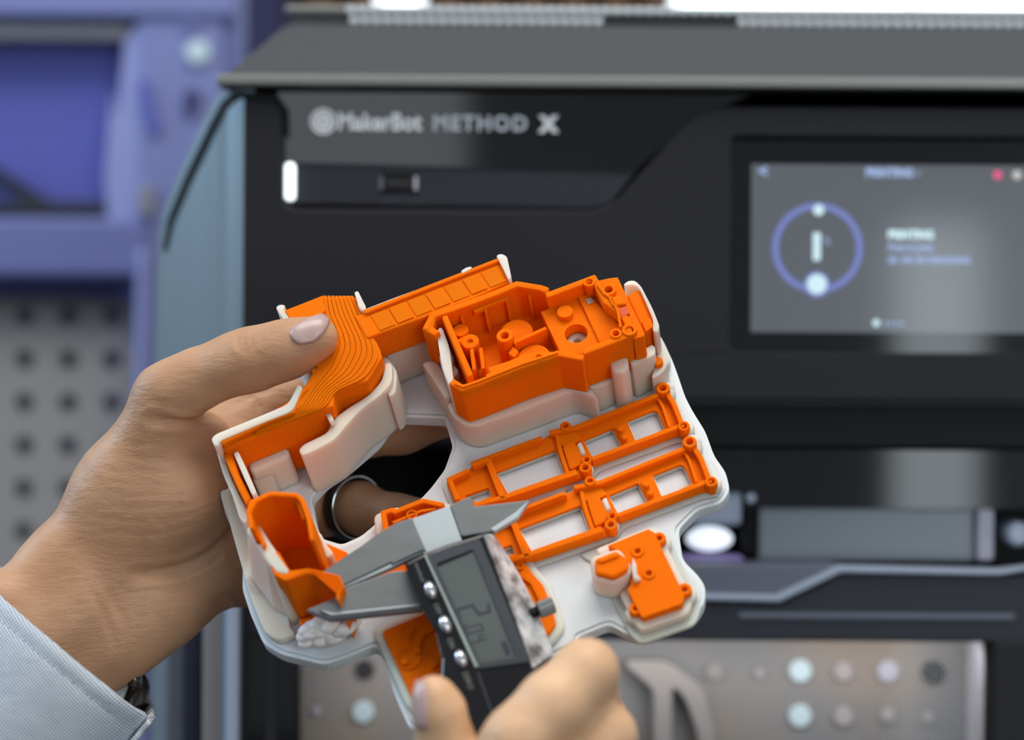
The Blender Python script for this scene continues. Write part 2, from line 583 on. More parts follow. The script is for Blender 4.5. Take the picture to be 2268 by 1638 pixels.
# behind the camera: reflected window, glowing stand-in for a pale wall, added fill panel
REAR = Frame(Vector((0, -2.0, CZ)), Vector((-1, 0, 0)), Vector((0, 0, 1)), Vector((0, 1, 0)))
for nm, x0, x1, z0, z1, mt in (('window_2', 0.70, 0.865, -1.1, 0.27, 'rear_bright'), ('wall_glow_panel', -0.80, -0.08, 0.30, 1.0, 'rear_dim'), ('rear_fill_panel', 1.02, 2.3, -0.3, 1.25, 'rear_bright')):
    w = empty(nm, REAR); tag(w, kind='structure')
    prism('pane', [(-x1, z0), (-x0, z0), (-x0, z1), (-x1, z1)], -0.01, 0.0, M[mt], w)
    for a in ([(-x1 - .02, z0 - .02), (-x0 + .02, z0 - .02), (-x0 + .02, z0), (-x1 - .02, z0)],
              [(-x1 - .02, z1), (-x0 + .02, z1), (-x0 + .02, z1 + .02), (-x1 - .02, z1 + .02)],
              [(-x1 - .02, z0), (-x1, z0), (-x1, z1), (-x1 - .02, z1)], [(-x0, z0), (-x0 + .02, z0), (-x0 + .02, z1), (-x0, z1)]):
        prism('frame_bar', a, -0.02, 0.02, M['win_frame'], w)

# ------------------------------------------------------------------ blue steel rack and pegboard at the left
W = facing(1.2, ROLL)
W0 = facing(1.2)
rack = empty('storage_rack', W)
tag(rack, 'blue steel storage rack with deep blue panel behind the printer at upper left', 'rack')
prism('back_panel', rect(W0, -700, 60, 330, 480), -0.03, -0.02, M['b_panel'], rack)
prism('top_beam', rect(W0, -700, -120, 520, 52), -0.02, 0.012, M['b_frame'], rack, bevel=0.004)
prism('shelf_lip', rect(W0, -700, 58, 285, 96), -0.02, 0.004, M['b_tan'], rack, bevel=0.003)
prism('beam', rect(W0, -700, 490, 335, 622), -0.02, 0.012, M['b_frame2'], rack, bevel=0.004)
prism('black_bar', rect(W0, -700, 452, 236, 490), -0.02, 0.004, M['b_dark'], rack, bevel=0.003)  # black bar below the blue panel
prism('lower_lip', rect(W0, -700, 626, 262, 664), -0.02, 0.0, M['b_navy'], rack, bevel=0.003)
post = prism('post', rect(W0, 300, -200, 498, 1750), -0.025, 0.008, M['b_frame'], rack, bevel=0.005)
prism('post_flange', rect(W0, 498, -200, 530, 700), -0.025, 0.004, M['b_frame2'], rack, bevel=0.003)
for x, y, r, k in ((440, 125, 26, 'stud_pale'), (424, 68, 15, 'b_frame2'), (428, 225, 19, 'b_navy'), (424, 252, 14, 'b_navy')):
    cyl('bolt', W0.uv(x, y), W0.px(r), 0.008, 0.012, M[k], post, n=20, bevel=0.001)
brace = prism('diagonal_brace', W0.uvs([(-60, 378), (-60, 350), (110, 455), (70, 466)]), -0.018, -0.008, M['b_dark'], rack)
prism('wedge_panel', W0.uvs([(258, 270), (275, 100), (300, 60), (345, 300), (350, 480), (240, 505), (232, 400), (246, 210)]), -0.018, 0.004, M['b_pale'], rack, bevel=0.006)
prism('blue_insert', W0.uvs([(310, 190), (330, 190), (360, 300), (340, 310), (318, 250)]), 0.008, 0.011, M['b_panel'], rack)
prism('hinge_block', rect(W0, 312, 420, 345, 488), 0.008, 0.014, M['b_tan'], rack, bevel=0.002)
prism('corner_cap', rect(W0, 262, 618, 312, 672), -0.01, 0.003, M['b_navy'], rack, bevel=0.003)
prism('edge_tube', rect(W0, 312, 560, 336, 1750), 0.004, 0.018, M['b_pale'], rack, bevel=0.006)

pb = empty('pegboard', W)
tag(pb, 'grey steel pegboard with round holes behind the hand at left', 'pegboard')
holes = []
for ix in range(-5, 3):
    for iy in range(0, 12):
        x, y = 38 + ix * 98.5, 705 + iy * 96.8
        holes.append(circ(W0.uv(x, y), W0.px(20.5), 16))
bm = bmesh.new()
cw, chh, nseg = W0.px(98.5) / 2, W0.px(96.8) / 2, 16
for lp_ in holes:
    cx_ = sum(p[0] for p in lp_) / len(lp_); cy_ = sum(p[1] for p in lp_) / len(lp_)
    ri, bk, oo = [], [], []
    for i in range(nseg):
        a = 2 * math.pi * (i + 0.0) / nseg
        sx_, sy_ = math.cos(a), math.sin(a)
        kk = 1 / max(abs(sx_), abs(sy_))
        ri.append(bm.verts.new((lp_[i][0], lp_[i][1], -0.018))); bk.append(bm.verts.new((lp_[i][0], lp_[i][1], -0.022)))
        oo.append(bm.verts.new((cx_ + sx_ * kk * cw, cy_ + sy_ * kk * chh, -0.018)))
    for i in range(nseg):
        j = (i + 1) % nseg
        bm.faces.new((oo[i], oo[j], ri[j], ri[i])); bm.faces.new((ri[i], ri[j], bk[j], bk[i]))
bmesh.ops.remove_doubles(bm, verts=bm.verts, dist=1e-5)
bm_obj('panel', bm, M['peg'], pb)
prism('backing', rect(W0, -505, 660, 290, 1820), -0.040, -0.034, M['peg_back'], pb)

# ------------------------------------------------------------------ the 3D printer
PRN = facing(0.75)
PRR = facing(0.75, ROLL)
pr = empty('desktop_3d_printer', PRR)
tag(pr, 'large charcoal desktop 3D printer with lit touchscreen, silver lid and glass door', '3D printer')
R = lambda x0, y0, x1, y1, h=0.0: rect(PRN, x0, y0, x1, y1, h)
RX = 2840
# main front panel, stepped round the logo recess
fp = [(535, 222), (598, 222), (618, 236), (624, 262), (626, 440), (634, 456), (655, 464), (1305, 464), (1338, 456), (1366, 438),
      (1500, 290), (1528, 262), (1565, 240), (1610, 232), (RX, 232), (RX, 884), (535, 884)]
bez = rounded(R(1618, 300, 2330, 776), 0.0025, 4)
front = prism('front_panel', PRN.uvs(fp), -0.012, 0.0, M['p_dark'], pr, holes=[bez], bevel=0.0012)
core = prism('chassis_core', R(560, 196, RX - 20, 890), -0.05, -0.0085, M['p_matte_black'], pr)
# logo panel and port strip, set back
lp = prism('logo_panel', PRN.uvs([(612, 200), (1660, 206), (1560, 250), (1398, 378), (612, 362)], -0.004), -0.008, -0.004, M['p_black'], pr)
strip = prism('port_strip', PRN.uvs([(612, 364), (1410, 372), (1345, 452), (1300, 458), (612, 452)], -0.005), -0.0085, -0.005, M['p_strip'], pr)
for i in range(24):
    x = 716 + i * 26
    if 830 < x < 936:
        continue
    prism('rib', R(x, 368, x + 12, 446, -0.005), -0.005, -0.0046, M['p_strip'], strip)
text('brand_lettering', 'MakerBot', PRN.uv(745, 273, -0.004), -0.0039, PRN.px(52), M['p_text'], lp, bold=0.0003, xscale=0.86, spacing=1.04)
text('model_lettering', 'METHOD', PRN.uv(955, 275, -0.004), -0.0039, PRN.px(46), M['p_text2'], lp, bold=0.0003, spacing=1.18, xscale=0.99)
text('model_letter', 'X', PRN.uv(1195, 276, -0.004), -0.0039, PRN.px(47), M['p_text'], lp, bold=0.0006)
lc = PRN.uv(713, 271, -0.004)
lg = cyl('logo_disc', lc, PRN.px(29), -0.0042, -0.0038, M['p_text'], lp, hole=PRN.px(23), n=40)
cyl('logo_inner', lc, PRN.px(20), -0.0042, -0.0038, M['p_text'], lp, n=32)
for k in (-9, 0, 9):
    prism('logo_stroke', R(713 + k - 2, 260, 713 + k + 2, 284, -0.004), -0.0038, -0.0036, M['p_text2'], lp)
usb = prism('usb_port', rounded(R(836, 384, 926, 428, -0.005), 0.0008), -0.0052, -0.0042, M['p_matte_black'], pr, bevel=0.0003)
for x, k_ in ((838, 'p_slate'), (915, 'stud_lilac')):
    prism('contact', R(x, 392, x + 8, 422, -0.005), -0.0043, -0.0038, M[k_], usb)
prism('slot', R(852, 398, 910, 416, -0.005), -0.0043, -0.004, M['stud_dark'], usb)
prism('led_bar', rounded(R(629, 363, 651, 446, -0.003), 0.0018), -0.005, -0.002, M['led'], pr, bevel=0.0005)
# screen
bz = prism('screen_bezel', rounded(R(1612, 294, 2336, 782, -0.006), 0.0025), -0.0085, -0.006, M['p_black'], pr)
sc_ = prism('touchscreen', R(1662, 360, 2282, 732, -0.006), -0.0062, -0.0058, M['screen'], pr)
HS = -0.0057


def ui_disc(name, x, y, r, m, hole=0.0, dh=0.0):
    return cyl(name, PRN.uv(x, y, HS), PRN.px(r), HS + dh, HS + 0.00008 + dh, M[m], sc_, hole=PRN.px(hole) if hole else 0.0, n=48)


ui_disc('progress_ring', 1809, 545, 101, 'ui_blue', 87)
ui_disc('progress_dot', 1811, 461, 12, 'ui_white', 0, 0.0001)
ui_disc('stop_halo', 1808, 626, 29, 'ui_blue', 0, 0.0001)
ui_disc('stop_button', 1808, 625, 22, 'ui_white', 0, 0.0002)
ui_disc('alert_dot', 2207, 381, 10, 'ui_pink')
ui_disc('user_dot', 2250, 381, 10, 'ui_grey')
ui_disc('page_dot', 1940, 710, 8, 'ui_white')
for i in range(4):
    ui_disc('page_dot', 1961 + i * 12, 711, 4, 'ui_pale')
tx = lambda b, x, y, s, m, **k: text('screen_lettering', b, PRN.uv(x, y, HS), HS, PRN.px(s), M[m], sc_, ext=0.00004, **k)
tx('1', 1788, 545, 78, 'ui_white', bold=0.0008)
tx('%', 1822, 530, 24, 'ui_pale')
tx('PRINTING', 1915, 378, 26, 'ui_pale', xscale=0.9, bold=0.0003)
tx('v', 2026, 378, 22, 'ui_pale')
tx('<', 1677, 377, 36, 'ui_pale', bold=0.0003)
tx('PRINTING', 1965, 515, 25, 'ui_white', bold=0.0003, xscale=0.9)
tx('Printed print', 1965, 543, 22, 'ui_pale', xscale=0.88, bold=0.0002)
tx('2D 10H 0M REMAINING', 1965, 571, 21, 'ui_pale', xscale=0.84, bold=0.0002)
# lid with sloped front
bm = bmesh.new()
prof = [((480, 196), 0.002), ((482, 178), 0.004), ((620, 62), -0.050), ((636, 56), -0.060)]
L = [bm.verts.new((*PRN.uv(p[0], p[1], h), h)) for p, h in prof]
Rr = [bm.verts.new((*PRN.uv(RX + 30 - (i > 1) * 90, p[1], h), h)) for i, (p, h) in enumerate(prof)]
Lb = bm.verts.new((*PRN.uv(480, 196, 0.002), -0.30)); Rb = bm.verts.new((*PRN.uv(RX + 30, 196, 0.002), -0.30))
Lt = bm.verts.new((L[-1].co.x + 0.03, L[-1].co.y, -0.30)); Rt = bm.verts.new((Rr[-1].co.x - 0.03, Rr[-1].co.y, -0.30))
for i in range(3):
    bm.faces.new((L[i], Rr[i], Rr[i + 1], L[i + 1]))
bm.faces.new((L[3], Rr[3], Rt, Lt)); bm.faces.new((L[0], Lb, Rb, Rr[0]))
bm.faces.new((L[0], L[1], L[2], L[3], Lt, Lb)); bm.faces.new((Rr[0], Rb, Rt, Rr[3], Rr[2], Rr[1]))
bm.faces.new((Lb, Lt, Rt, Rb))
lid = bm_obj('lid', bm, M['p_lid'], pr, bevel=0.003, bseg=3)
ridge = prism('lid_ridge', rounded(R(476, 168, RX + 34, 193, 0.004), 0.0018), -0.02, 0.006, M['p_ridge'], pr, bevel=0.0012, bseg=3)
prism('lid_gap', R(505, 193, RX, 232, -0.004), -0.06, -0.0085, M['p_matte_black'], pr)
# pale perforated vent along the lid top
hv = -0.075
vent = prism('lid_vent', R(640, 18, RX - 60, 56, hv), -0.30, hv - 0.006, M['p_lid'], pr, bevel=0.001)
prism('vent_rail', R(626, 14, RX - 60, 30, hv), hv - 0.004, hv, M['p_ridge'], vent, bevel=0.001)
vr = rounded(R(0, 0, 18, 15, hv), 0.0011, 3)
vo = vr[0]
proto = None
for row, y in enumerate((17, 41)):
    for i in range(66):
        x = 764 + i * 24.5 + row * 8
        if 1330 < x < 1612 and row == 1:
            continue
        u, v = PRN.uv(x, y + 15, hv)
        if proto is None:
            z = PRN.uv(0, 15, hv)
            pts = [(p[0] - z[0], p[1] - z[1]) for p in vr]
            proto = prism('vent_rib', pts, 0.0, 0.004, M['p_vent'], vent, bevel=0.0006)
            proto.location = (u, v, hv - 0.001)
        else:
            c = proto.copy(); COL.objects.link(c); c.parent = vent; c.location = (u, v, hv - 0.001)
prism('lid_latch', R(1340, 42, 1616, 62, hv), hv - 0.004, hv + 0.004, M['p_dark'], vent, bevel=0.001)
# rounded silver left flank, cut by the dark seam
plan = [(537, 0.0), (520, -0.002), (500, -0.007), (478, -0.014), (450, -0.022), (400, -0.036), (352, -0.050), (341, -0.056)]


def flank(name, ys, m, drop=1900, dh=0.0, sub=None):
    bm = bmesh.new(); T, B = [], []
    for (x, h), y in zip(plan if sub is None else sub, ys):
        T.append(bm.verts.new((*PRN.uv(x, y, h + dh), h + dh)))
        u, _ = PRN.uv(x, y, h + dh)
        B.append(bm.verts.new((u, PRN.uv(x, drop, 0.0)[1], h + dh)))
    n = len(T)
    for i in range(n - 1):
        bm.faces.new((T[i], T[i + 1], B[i + 1], B[i]))
    Tb = bm.verts.new((T[-1].co.x, T[-1].co.y, -0.30)); Bb = bm.verts.new((B[-1].co.x, B[-1].co.y, -0.30))
    Tc = bm.verts.new((T[0].co.x, T[0].co.y, -0.30)); Bc = bm.verts.new((B[0].co.x, B[0].co.y, -0.30))
    bm.faces.new((T[-1], Tb, Bb, B[-1])); bm.faces.new((T[0], B[0], Bc, Tc)); bm.faces.new([Tc, Tb] + T[::-1]); bm.faces.new(B + [Bb, Bc])
    bm.faces.new((Tb, Tc, Bc, Bb))
    return bm_obj(name, bm, m, pr, smooth=False)


flank('side_panel', [222, 222, 224, 236, 280, 388, 520, 640], M['p_side'])
def plan_h(x):
    if x >= plan[0][0]:
        return 0.0
    for (xa, ha), (xb, hb) in zip(plan[:-1], plan[1:]):
        if xb <= x <= xa:
            return ha + (hb - ha) * (xa - x) / (xa - xb)
    return plan[-1][1]


def ribbon(name, a, b, lift, m):
    """thin strip following the rounded flank between two px polylines"""
    bm = bmesh.new(); rows = []
    for px_ in (a, b):
        row = []
        for x, y in px_:
            h_ = plan_h(x) + lift
            row.append((bm.verts.new((*PRN.uv(x, y, h_), h_)), bm.verts.new((*PRN.uv(x, y, h_), h_ - 0.012))))
        rows.append(row)
    A, B_ = rows
    for i in range(len(A) - 1):
        bm.faces.new((A[i][0], A[i + 1][0], B_[i + 1][0], B_[i][0])); bm.faces.new((A[i][0], A[i][1], A[i + 1][1], A[i + 1][0]))
        bm.faces.new((B_[i][0], B_[i + 1][0], B_[i + 1][1], B_[i][1]))
    return bm_obj(name, bm, m, pr)


se_in = [(626, 300), (624, 252), (606, 228), (560, 222), (516, 226), (498, 244), (470, 300), (420, 405), (380, 500), (366, 560)]
se_mid = [(632, 300), (630, 240), (612, 214), (560, 208), (508, 210), (487, 228), (458, 284), (408, 392), (370, 486), (358, 560)]
se_out = [(632, 300), (632, 236), (616, 204), (560, 199), (500, 199), (478, 214), (446, 276), (396, 384), (356, 484), (346, 560)]
ribbon('seam_gasket', se_in, se_mid, 0.0012, M['p_matte_black'])
ribbon('lid_flange', se_mid[3:], se_out[3:], 0.0010, M['p_side'])
prism('front_corner', rounded(R(533, 224, 546, 1900), 0.001), -0.012, -0.0006, M['p_dark'], pr)
# stripes on the lower flank, reflections in the glossy side put into colour
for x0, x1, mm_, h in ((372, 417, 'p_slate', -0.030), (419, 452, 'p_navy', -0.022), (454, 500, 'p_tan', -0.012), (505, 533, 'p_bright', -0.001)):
    prism('reflection_stripe', rounded(R(x0, 1150, x1, 1900, h), 0.002), h - 0.012, h + 0.002, M[mm_], pr, bevel=0.002)
# black visor under the panel
prism('visor', R(540, 884, RX, 992, -0.004), -0.03, -0.004, M['p_matte_black'], pr, bevel=0.002)
prism('visor_line', R(900, 884, RX, 892, -0.001), -0.006, -0.0005, M['p_dark'], pr)
# glass door zone
prism('inner_fascia', R(1000, 990, RX, 1120, -0.022), -0.04, -0.022, M['p_black'], pr)
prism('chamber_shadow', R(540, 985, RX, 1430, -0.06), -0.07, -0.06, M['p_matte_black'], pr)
car = prism('carriage', R(1530, 1086, 1646, 1162, -0.02), -0.055, -0.02, M['metal_pale'], pr, bevel=0.002)
prism('carriage_side', R(1648, 1100, 1674, 1230, -0.024), -0.05, -0.024, M['p_matte_black'], pr, bevel=0.002)
cyl('carriage_pin', PRN.uv(1664, 1098, -0.02), PRN.px(11), -0.03, -0.018, M['metal_pale'], pr, n=20)
bm = bmesh.new()
bmesh.ops.create_uvsphere(bm, u_segments=32, v_segments=16, radius=1.0)
c0 = PRN.uv(1576, 1192, -0.025)
for v in bm.verts:
    v.co = Vector((c0[0] + v.co.x * PRN.px(54), c0[1] + v.co.y * PRN.px(29), -0.03 + v.co.z * 0.006))
bm_obj('nozzle_light', bm, mat('glowing_nozzle_light', (1, 1, 1, 1), 0.3, emis=(0.8, 0.88, 1.0, 1), es=0.85), pr, smooth=True)
prism('violet_strip', R(1505, 1229, 1650, 1243, -0.018), -0.03, -0.018, M['violet'], pr, bevel=0.001)
prism('build_plate_bin', rounded(R(1680, 1112, 2200, 1240, -0.028), 0.002), -0.05, -0.028, M['frost'], pr, bevel=0.002)
prism('bin_rim', R(1680, 1110, 2200, 1122, -0.026), -0.03, -0.025, M['metal_pale'], pr, bevel=0.001)
prism('bin_end', rounded(R(2166, 1118, 2204, 1236, -0.024), 0.002), -0.04, -0.024, M['stud_lilac'], pr, bevel=0.001)
cyl('hinge_knob', PRN.uv(2256, 1176, -0.02), PRN.px(30), -0.04, -0.018, M['metal_pale'], pr, n=24, bevel=0.002)
prism('door_sill', PRN.uvs([(1150, 1246), (1862, 1246), (1728, 1326), (1150, 1318)], -0.006), -0.03, -0.006, M['handle_grey'], pr, bevel=0.0015)
prism('sill_edge', PRN.uvs([(1150, 1308), (1722, 1314), (1858, 1248), (2216, 1254), (2330, 1240), (2330, 1248), (2216, 1268), (1866, 1264), (1730, 1330), (1150, 1320)], -0.003), -0.01, -0.003, M['metal_pale'], pr, bevel=0.0008)
prism('door_rail', PRN.uvs([(540, 1326), (1730, 1332), (1868, 1266), (RX, 1268), (RX, 1416), (540, 1416)], -0.005), -0.03, -0.005, M['p_strip'], pr, bevel=0.001)
prism('rail_line', R(1640, 1353, 2250, 1364, -0.004), -0.008, -0.0042, M['p_slate'], pr)
# lower door window: dark frame, smoky chamber with pale studs
prism('door_frame', R(540, 1414, 668, 1900, -0.003), -0.02, -0.003, M['p_black'], pr, bevel=0.001)
prism('door_frame_reflection', R(592, 1420, 616, 1900, -0.002), -0.004, -0.002, M['p_strip'], pr)  # grey strip paints a vertical reflection on the frame
prism('door_frame', R(2205, 1414, RX, 1900, -0.003), -0.02, -0.003, M['p_dark'], pr, bevel=0.001)
cp = prism('chamber_panel', R(660, 1410, 2215, 1900, -0.055), -0.065, -0.055, M['chamber'], pr)
studs = [(1776, 1481, 28, 'stud_pale'), (1871, 1482, 24, 'stud_grey'), (1970, 1481, 27, 'stud_lilac'), (2071, 1483, 30, 'stud_dark'),
         (1776, 1581, 28, 'stud_pale'), (1872, 1582, 24, 'stud_grey'), (1970, 1578, 18, 'stud_grey'), (2060, 1584, 14, 'stud_grey'),
         (1585, 1485, 22, 'p_tan'), (1685, 1488, 12, 'stud_grey'), (808, 1578, 27, 'stud_pale'), (812, 1484, 24, 'stud_dark'), (704, 1576, 10, 'stud_lilac'),
         (2176, 1481, 20, 'stud_lilac'), (2176, 1582, 20, 'stud_lilac')]
for x, y, r, k in studs:
    cyl('stud', PRN.uv(x, y, -0.054), PRN.px(r) * 0.95, -0.0555, -0.053, M[k], cp, n=24, bevel=0.0006)
prism('door_stile', R(2182, 1420, 2204, 1900, -0.02), -0.05, -0.02, M['stud_lilac'], pr, bevel=0.002)
prism('hose_loop', rounded(PRN.uvs([(1450, 1900), (1450, 1520), (1390, 1470), (1390, 1456), (1480, 1456), (1560, 1520), (1585, 1620), (1585, 1900), (1550, 1900), (1548, 1620), (1520, 1540), (1490, 1510), (1490, 1900)], -0.05), 0.004), -0.054, -0.044, M['p_tan'], pr, bevel=0.003)
d_l = bpy.data.lights.new('chamber_lamp', 'AREA'); d_l.shape = 'RECTANGLE'; d_l.size = 0.26; d_l.size_y = 0.02; d_l.energy = 0.075; d_l.color = (1.0, 0.97, 0.94)
o_l = bpy.data.objects.new('chamber_lamp', d_l); COL.objects.link(o_l); o_l.parent = pr
o_l.location = (*PRN.uv(1450, 1424, -0.022), -0.022); o_l.rotation_euler = (math.radians(-62), 0, 0)
gl = prism('door_glass', R(664, 1412, 2210, 1900, -0.012), -0.0135, -0.012, M['glass'], pr)
# closed rear body so the printer has depth
prism('rear_body', R(560, 215, RX + 10, 1900, -0.08), -0.34, -0.08, M['p_dark'], pr)


# ------------------------------------------------------------------ the orange print on its white raft
Nv = Vector((-0.126, -0.80, 0.588)).normalized()


def on_plane(n, a, b):
    return Vector((a, -(n.x * a + n.z * b) / n.y, b)).normalized()


Uv = on_plane(Nv, 0.923, 0.385)
RF = Frame(P(1134, 1000, 0.60), Uv, Nv.cross(Uv), Nv)
pt = empty('printed_parts_on_raft', RF)
tag(pt, 'bright orange 3D-printed parts with white supports on one translucent raft, held in hand', '3D print')
Q = RF.uvs
q = RF.uv
HB, HG, HC = 0.030, 0.029, 0.035

# raft -------------------------------------------------------------
ro = Q([(486, 1085), (500, 1140), (538, 1222), (537, 1305), (556, 1362), (583, 1424), (622, 1448), (668, 1459), (718, 1471), (765, 1457), (832, 1428),
        (850, 1455), (873, 1535), (905, 1608), (928, 1622), (965, 1612), (1100, 1540), (1190, 1470), (1276, 1426), (1281, 1409), (1349, 1381),
        (1388, 1404), (1425, 1414), (1540, 1367), (1560, 1335), (1563, 1300), (1546, 1274), (1512, 1240), (1502, 1172), (1546, 1128),
        (1598, 1114), (1617, 1085), (1607, 1045), (1582, 1010), (1562, 955), (1535, 912), (1518, 880), (1501, 830), (1490, 800), (1466, 748),
        (1448, 690, .022), (1414, 634, .022), (1384, 624, .022), (1369, 606, HB), (1313, 600, HB), (1208, 636, HB), (1146, 614, HB), (1130, 570, HG), (1105, 566, HG),
        (955, 624, HG), (804, 672, HG), (786, 640, HG), (714, 645, HG), (618, 676, HG), (610, 692, HG), (650, 760, HG), (668, 830, HG),
        (660, 860, HG), (634, 902, HG), (474, 968, HG)])
hole = Q([(885, 922), (985, 926), (1003, 990), (985, 1040), (955, 1080), (930, 1107), (850, 1142), (830, 1162), (800, 1187), (757, 1206), (712, 1192),
          (699, 1155), (690, 1100), (722, 1066), (760, 1042), (800, 1008), (838, 975), (858, 945)])
prism('raft', rounded(ro, 0.002, 3), -0.0045, 0.0, M['raft'], pt, holes=[rounded(hole, 0.0015, 3)], bevel=0.0011, bseg=2)
prism('raft_top_layer', rounded(offset(ro, -0.0012), 0.002, 3), 0.0, 0.0007, M['raft'], pt, holes=[rounded(offset(hole, 0.0012), 0.0015, 3)])

# grip shell -------------------------------------------------------
G = [(625, 684), (715, 652), (780, 646), (789, 658), (839, 765), (844, 784), (812, 836), (739, 862), (735, 893), (721, 897), (673, 915),
     (493, 990), (486, 974), (590, 929), (644, 908), (668, 860), (700, 815), (668, 745)]
Gu = Q(G, HG)
grip = prism('grip_shell', Gu, 0.003, HG - 0.0016, M['orange'], pt, bevel=0.0006)
# terraced contour layers on the grip face
ia = [(716, 655), (718, 690), (735, 730), (742, 760), (725, 810), (690, 860), (660, 905), (560, 950)]
ib = [(781, 650), (802, 694), (836, 765), (836, 790), (808, 833), (740, 862), (722, 896), (566, 957)]
left = [(492, 980), (590, 932), (646, 910), (672, 860), (702, 815), (672, 745), (632, 688)]
nl = 8
mixe = lambda t: [(a[0] + (b[0] - a[0]) * t, a[1] + (b[1] - a[1]) * t) for a, b in zip(ia, ib)]
for i in range(nl):
    e0_, e1_ = mixe(i / nl), mixe((i + 1) / nl)
    pl = Q(e0_ + e1_[::-1], HG)
    prism('contour_layer', rounded(offset(pl, -0.00008), 0.003, 4), HG - 0.0030, HG + 0.0002 - 0.00016 * i, M['orange'], grip)
prism('contour_layer', Q(mixe(0.0) + [(495, 986)] + left, HG), HG - 0.0030, HG + 0.0003, M['orange'], grip, bevel=0.0002)
prism('face_inlay', Q([(632, 692), (714, 662), (722, 690), (668, 742)], HG), HG - 0.0004, HG + 0.0008, M['orange'], grip, bevel=0.0002)
prism('edge_fillet', Q([(487, 975), (591, 930), (645, 909), (669, 861), (676, 866), (652, 916), (594, 938), (493, 985)], HG), HG - 0.001, HG + 0.0006, M['orange'], grip, bevel=0.0003)

# long bar ---------------------------------------------------------
bar = prism('bar_shell', Q([(784, 699), (1108, 574), (1131, 622), (1040, 664), (943, 700), (812, 748)], HG), 0.0165, HG - 0.0002, M['orange'], pt, bevel=0.0007)
for i in range(7):
    t0, t1 = i / 7.0 + 0.012, (i + 1) / 7.0 - 0.012
    a0, a1 = (818, 700), (1102, 590); b0, b1 = (838, 733), (1124, 621)
    L_ = lambda s, e, t: (s[0] + (e[0] - s[0]) * t, s[1] + (e[1] - s[1]) * t)
    prism('face_tile', Q([L_(a0, a1, t0), L_(a0, a1, t1), L_(b0, b1, t1), L_(b0, b1, t0)], HG), HG - 0.0004, HG + (0.00025 if i % 2 else 0.0001), M['orange'], bar)
prism('bar_lip', Q([(806, 690), (1108, 573), (1111, 580), (810, 698)], HG), HG - 0.001, HG + 0.0009, M['orange'], bar, bevel=0.0003)


def support(name, pts, z1, z0=0.0, r=0.002, bev=0.001, m='support', top_in=0.0):
    u = rounded(pts, r, 3)
    return prism(name, u, z0, z1, M[m], pt, top=(offset(u, -top_in) if top_in else None), bevel=bev)


# supports round grip and bar
support('support_wall', Q([(470, 976, HG), (480, 966, HG), (590, 921, HG), (640, 900, HG), (662, 856, HG), (672, 862, HG), (650, 914, HG), (594, 935, HG), (488, 980, HG), (484, 992, HG), (476, 990, HG)]), HG + 0.0012)
support('support_wall', Q([(612, 684), (622, 678), (634, 680), (628, 688), (652, 722), (642, 730)], HG), HG + 0.001)
support('support_wall', Q([(786, 651), (794, 648), (812, 684), (808, 692), (796, 686)], HG), HG + 0.001)
support('support_wall', Q([(808, 682), (870, 658), (952, 628), (956, 634), (870, 666), (810, 692)], HG), HG - 0.0005)
support('support_wall', Q([(1022, 604), (1034, 596), (1046, 594), (1044, 600), (1024, 610)], HG), HG + 0.001)
support('support_wall', Q([(1100, 572), (1112, 568), (1124, 574), (1134, 620), (1128, 626), (1112, 592)], HG), HG + 0.0015)
support('support_wall', Q([(852, 792), (946, 752), (1000, 724), (985, 690), (848, 745)], 0.0165), 0.0168)
support('support_wall', Q([(535 + 12, 1024), (632, 989), (640, 996), (640, 1010), (556, 1046)], 0.016), 0.016)
support('support_wall', Q([(556, 1050), (600, 1034), (606, 1042), (604, 1052), (562, 1068)], 0.011), 0.011)
support('support_wall', Q([(661, 996), (672, 984), (726, 958), (738, 928), (770, 904), (818, 874), (846, 842), (854, 802), (868, 806), (868, 846), (840, 876), (800, 904), (764, 944), (742, 972), (690, 1000), (668, 1008)], 0.0215), 0.0215)
support('support_wall', Q([(846, 796), (858, 790), (880, 822), (876, 868), (862, 880), (850, 842)], 0.019), 0.019)
support('support_fin', Q([(722, 922), (730, 918), (744, 940), (736, 948)], 0.0215), 0.0245)

# left arm strut between grip corner and cup
strut = prism('side_strut', Q([(492, 1002), (512, 994), (530, 1050), (556, 1102), (545, 1118), (520, 1068)], 0.024), 0.002, 0.024, M['orange'], pt, bevel=0.0006)
support('support_wall', Q([(517, 1003), (527, 998), (548, 1042), (568, 1090), (560, 1098), (540, 1056)], 0.0255), 0.0255)
support('support_wall', Q([(480, 1000), (492, 1000), (510, 1056), (536, 1108), (548, 1128), (545, 1160), (532, 1150), (514, 1095), (494, 1050)], 0.020), 0.020)
support('support_base', Q([(486, 1004, .02), (540, 1110, .02), (556, 1170, .02), (640, 1268, .02), (560, 1330), (520, 1190), (500, 1110)]), 0.004)

